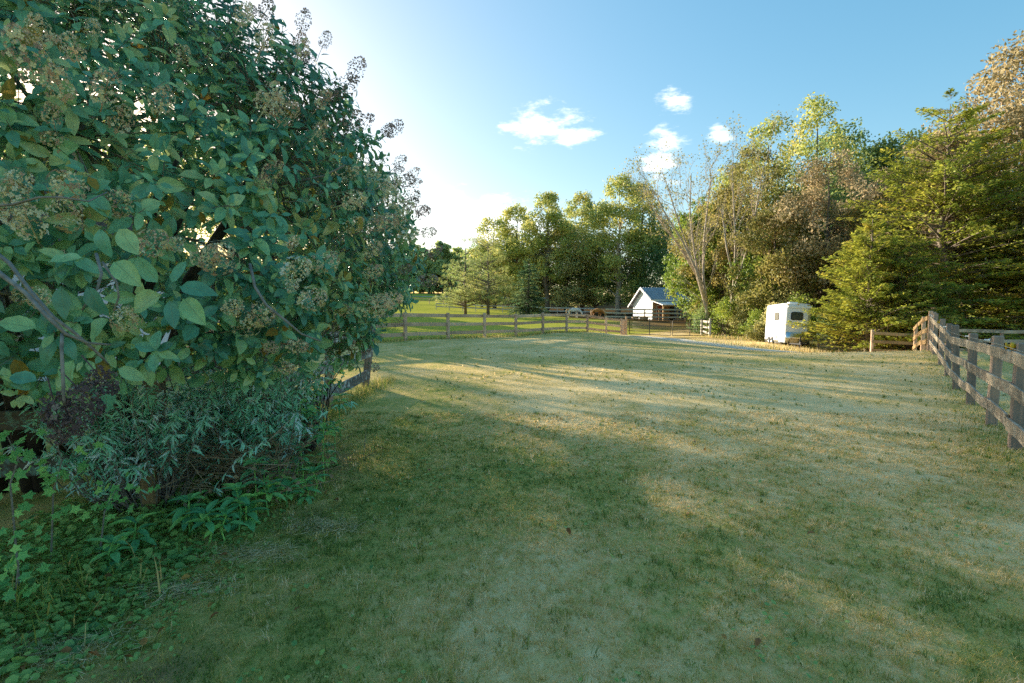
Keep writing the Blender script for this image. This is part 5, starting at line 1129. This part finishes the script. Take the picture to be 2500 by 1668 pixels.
# dry twig heap
tw = empty('dry_twig_heap', (-2.35, 4.45, h1(-2.35, 4.45)), 0, 'heap of dry brown twigs under the narrow leaved shrub', 'twigs')
n = 420; c_ = rs.randn(n, 3) * np.array([.38, .22, .10]) + np.array([0, 0, .42]); A = rs.randn(n, 3) * np.array([1, .6, .35]) + np.array([.8, -.2, .35]); V, F = leaves(c_, A, rs.randn(n, 3), .25 + .3 * rs.rand(n), .006 + .004 * rs.rand(n))
part('twigs', npmesh('twigs', V, F, {'rnd': rs.rand(n)}), MATS['twig_dry'], tw, True)
n = 150; c_ = rs.randn(n, 3) * np.array([.3, .2, .12]) + np.array([.1, -.1, .32]); V, F = leaves(c_, rs.randn(n, 3), rs.randn(n, 3), .05, .035); part('dead_leaves', npmesh('dead_leaves', V, F, {'rnd': rs.rand(n)}), MATS['twig_dry'], tw, True)
# vines with lobed leaves at the left edge
def lobed(mat):
    V = [(0, 0, 0)]; n_ = 15
    for k in range(n_):
        a = -2.6 + 5.2 * k / (n_ - 1); r_ = .55 + (.45 if k % 3 == 1 else 0) * (1 - abs(a) / 4.5); V.append((.25 + r_ * math.cos(a) * .75, r_ * math.sin(a) * .7, -.06 * r_ + .05 * (k % 2)))
    me = bpy.data.meshes.new('leaf'); me.from_pydata(V, [], [(0, k, k + 1) for k in range(1, n_)]); me.materials.append(mat); return me
vm = lobed(MATS['vine_leaf'])
for i, (lb, pts, nl) in enumerate([('lobed green vine climbing at the far left edge', [(40, 1290, 3.1), (25, 1180, 3.0), (45, 1120, 3.0), (15, 1060, 3.05)], 46), ('trailing lobed vine below the mossy rail', [(120, 1290, 3.5), (130, 1200, 3.4), (150, 1130, 3.4), (140, 1080, 3.4)], 34), ('lobed vine creeping beside the short fence post', [(240, 1330, 3.5), (255, 1250, 3.5), (280, 1200, 3.6), (330, 1180, 3.8)], 34),
        ('young vine with light green leaves low at the left edge', [(30, 1430, 2.9), (45, 1380, 2.85), (35, 1330, 2.85)], 26)]):
    q = [P(*p_) for p_ in pts]; root = empty('vine', (q[0].x, q[0].y, h1(q[0].x, q[0].y)), 0, lb, 'vine', 'vines at the left edge'); qq = [v - root.location for v in q]; qq[0].z = -.02
    mb = MB(); mb.tube([tuple(v) for v in qq], [.006, .005, .004, .003][:len(qq)], 5); mb.build('stem', MATS['hyd_bark'], root)
    for k in range(nl):
        f = rs.rand() * (len(qq) - 1); k0 = min(int(f), len(qq) - 2); b = qq[k0].lerp(qq[k0 + 1], f - k0) + Vector(rs.randn(3) * np.array([.09, .06, .05])); b.z = max(b.z, .05)
        o = bpy.data.objects.new('leaf', vm); COL.objects.link(o); o.parent = root; o.matrix_basis = axes_matrix(b, (rs.randn(), rs.randn() - .3, -.5 + .3 * rs.randn()), (rs.randn() * .4, -.8, .7), .045 + .03 * rs.rand())
# ground ivy (uncountable)
n = 15000; x = -3.9 + 2.9 * rs.rand(n); y = 2.0 + 3.6 * rs.rand(n)
edge = -2.0 - 0.06 * (y - 2.0) + .8 * (fbm(x * 1.3, y * 1.3) - .5)          # the lawn's edge
dens = sstep(.55, -.35, x - edge); k = rs.rand(n) < dens; x = x[k]; y = y[k]; n = len(x)
z = H(x, y) + .015 + .07 * rs.rand(n) * sstep(.1, -.7, x + 2.05); r0 = (.008 + .013 * rs.rand(n) ** 2) * (1 + .45 * (x < -2.1))
az = rs.rand(n) * 6.283; tl = rs.randn(n, 2) * .32; kk = np.arange(6) * 1.047
ca = np.cos(az[:, None] + kk) * r0[:, None]; sa = np.sin(az[:, None] + kk) * r0[:, None]
V = np.stack([x[:, None] + ca, y[:, None] + sa, z[:, None] + ca * tl[:, :1] + sa * tl[:, 1:]], -1)
V = np.concatenate([np.stack([x, y, z - r0 * .25], -1)[:, None], V], 1).reshape(-1, 3); b = np.arange(n)[:, None] * 7
F = np.concatenate([b + np.array([[0, 1 + k, 1 + (k + 1) % 6]]) for k in range(6)]); rn = np.tile(np.clip(.5 * rs.rand(n) + .5 * fbm(x * 3, y * 3), 0, .999), 6)
tag(link('ground_ivy', npmesh('ground_ivy', V, F, {'rnd': rn}), MATS['clover_leaf']), 'mat of round leaved ground ivy under the shrub', 'ground cover', None, 'stuff')
# clover sprinkled in the lawn
n = 9000; x, y = scatter(n, 2.0, 8.0, 1.4, rs, 1.0); k = (rs.rand(n) < sstep(.50, .72, fbm(x * 1.1 + 20, y * 1.1)) * (.25 + .75 * sstep(2.5, -1.0, x))) & (x > -3 ); x, y = x[k], y[k]; n = len(x); z = H(x, y) + .02 + .02 * rs.rand(n); r0 = .008 + .009 * rs.rand(n); az = rs.rand(n) * 6.283; tl = rs.randn(n, 2) * .3
ca = np.cos(az[:, None] + kk) * r0[:, None]; sa = np.sin(az[:, None] + kk) * r0[:, None]; V = np.stack([x[:, None] + ca, y[:, None] + sa, z[:, None] + ca * tl[:, :1] + sa * tl[:, 1:]], -1)
tag(link('clover', npmesh('clover', V.reshape(-1, 3), np.arange(n * 6).reshape(n, 6), {'rnd': np.clip(.3 + .7 * rs.rand(n), 0, .999)}), MATS['clover_leaf']), 'small clover and weed leaves sprinkled through the near lawn', 'clover', None, 'stuff')
# long strappy grass at the left edge and unmown grass along the fences
def tall_grass(name, label, x, y, Lr, dry, Wd=.006, tilt=(.1, 1.1)):
    n = len(x); Pp = np.stack([x, y, H(x, y) - .01], 1); V, F = blades(Pp, Lr[0] + (Lr[1] - Lr[0]) * rs.rand(n), np.full(n, Wd) * (.6 + .8 * rs.rand(n)), rs, tilt)
    rr = rs.rand(n); tag(link(name, npmesh(name, V, F, {'rnd': np.tile(rr, 2), 'dry': np.tile(np.full(n, dry), 2)}), MATS['grass_blade']), label, 'grass', None, 'stuff')
n = 260; tall_grass('long_grass', 'long strappy grass drooping over the ground ivy', -2.75 + .28 * rs.randn(n), 2.95 + .22 * rs.randn(n), (.14, .36), .08, .008, (.4, 1.6))
n = 2200; t_ = rs.rand(n); tall_grass('long_grass', 'unmown grass along the lichen covered fence', -2.95 + .17 * rs.randn(n), 5.2 + 7.0 * t_, (.07, .24), .12, .007)
n = 5200; t_ = rs.rand(n); tall_grass('long_grass', 'longer green grass under the right hand fence', 5.5 + 9.3 * t_ + .22 * rs.randn(n), 5.25 + 12.6 * t_ + .22 * rs.randn(n), (.03, .10), .36, .008)
n = 3200; t_ = rs.rand(n); tall_grass('long_grass', 'rough grass along the foot of the middle fence', -8 + 15 * t_ + .2 * rs.randn(n), 19.6 + 18.7 * t_ + .2 * rs.randn(n), (.08, .22), .3, .018)
n = 2600; tall_grass('long_grass', 'straw coloured rough grass round the trailer', 15.2 + 1.9 * rs.randn(n), 29.3 + 1.0 * rs.randn(n), (.1, .34), .72, .02)
n = 2600; t_ = rs.rand(n); tall_grass('long_grass', 'sunlit rough grass at the foot of the wood', 15.5 + 4.0 * t_ + .5 * rs.randn(n), 40 - 8 * t_ + .6 * rs.randn(n), (.1, .35), .5, .025)
# denser tufts and weeds standing out of the mown lawn
nt_ = 4200; x0, y0 = scatter(nt_, 2.1, 20.0, 1.55, rs, 1.0); k = (x0 > -1.9) & (fbm(x0 * .8 + 40, y0 * .8) > .40); x0, y0 = x0[k], y0[k]; x = np.repeat(x0, 9); y = np.repeat(y0, 9); n = len(x); sz = np.repeat(.5 + .8 * rs.rand(len(x0)), 9)
Pp = np.stack([x + .012 * rs.randn(n) * sz, y + .012 * rs.randn(n) * sz, H(x, y) - .004], 1); V, F = blades(Pp, (.03 + .045 * rs.rand(n)) * sz, np.maximum(.0035, .0011 * y), rs, (.2, 1.3)); tr0 = np.repeat(rs.rand(len(x0)), 9)
tag(link('lawn_tufts', npmesh('lawn_tufts', V, F, {'rnd': np.tile(.7 * tr0 + .3 * rs.rand(n), 2), 'dry': np.tile(np.where(tr0 > .6, .8, .32), 2)}), MATS['grass_blade']), 'coarser green and straw tufts standing out of the mown lawn', 'grass', None, 'stuff')
# straw clippings raked into wisps
for i, (px, py, d, lb) in enumerate([(440, 1450, 3.1, 'heap of dry straw clippings nearest the long grass'), (630, 1360, 3.55, 'heap of dry straw clippings in the middle of the shrub edge'), (790, 1290, 4.0, 'thin wisp of straw clippings farthest up the shrub edge'), (150, 1600, 2.55, 'heap of straw clippings at the bottom left corner')]):
    q = P(px, py, d); root_z = h1(q.x, q.y); n = 520; c_ = rs.randn(n, 3) * np.array([.17, .085, .010]) + np.array([0, 0, .022]); A = rs.randn(n, 3) * np.array([1, .9, .14]) + np.array([.4, .3, 0])
    V, F = leaves(c_, A, rs.randn(n, 3) * .5 + np.array([0, 0, 1]), .05 + .07 * rs.rand(n), .0025 + .0015 * rs.rand(n)); o = link('straw_heap', npmesh('straw_heap', V, F, {'rnd': rs.rand(n)}), MATS['straw']); o.location = (q.x, q.y, root_z); tag(o, lb, 'straw', 'straw heaps along the shrub edge', 'stuff')
# fallen leaves
fm = [leaf_mesh('fallen_leaf', 4, .6, .25 * (k - 1), .3, .12, 50 + k, MATS['dry_leaf']) for k in range(4)]
for i in range(70):
    if i < 50: y = 2.1 + 2.9 * rs.rand(); x = -1.95 - .08 * (y - 2) + .45 * rs.randn()
    else: y = 2.4 + 6 * rs.rand(); x = -1 + 3.5 * rs.rand()
    o = bpy.data.objects.new('fallen_leaf', fm[i % 4]); COL.objects.link(o); o.matrix_basis = axes_matrix((x, y, h1(x, y) + .045), (rs.randn(), rs.randn(), .15 * rs.randn()), (rs.randn() * .3, rs.randn() * .3, 1), .035 + .03 * rs.rand())
    tag(o, 'dry brown fallen leaf lying on the ground ivy by the shrub' if i < 50 else 'single dry fallen leaf out on the mown lawn', 'leaf', 'fallen leaves by the shrub' if i < 50 else 'fallen leaves on the lawn')

# ------------------------------------------------------------------ white outbuilding glimpsed through the shrub
sh = empty('shed', (-14.0, 8.9, h1(-12, 10)), R(-6), 'white sided shed glimpsed through the stems at the left edge', 'shed')
for k in range(17):
    z = k * .17; mb = MB(); mb.add([(0,-.02,z),(4.6,-.02,z),(4.6,.03,z),(0,.03,z),(0,.0,z+.168),(4.6,.0,z+.168),(4.6,.03,z+.168),(0,.03,z+.168)], [(0,3,2,1),(4,5,6,7),(0,1,5,4),(1,2,6,5),(2,3,7,6),(3,0,4,7)]); mb.build('siding_board', W_['siding'], sh)
mb = MB(); mb.box(0, 4.6, .032, 5, -.2, 2.88); mb.build('wall', W_['siding'], sh)
mb = MB(); mb.add([(-.3,-.3,2.9),(4.9,-.3,2.9),(4.9,5.3,2.9),(-.3,5.3,2.9),(-.3,2.5,4.6),(4.9,2.5,4.6)], [(0,1,5,4),(2,3,4,5),(0,4,3),(1,2,5),(0,3,2,1)]); mb.build('roof', W_['shingle'], sh)
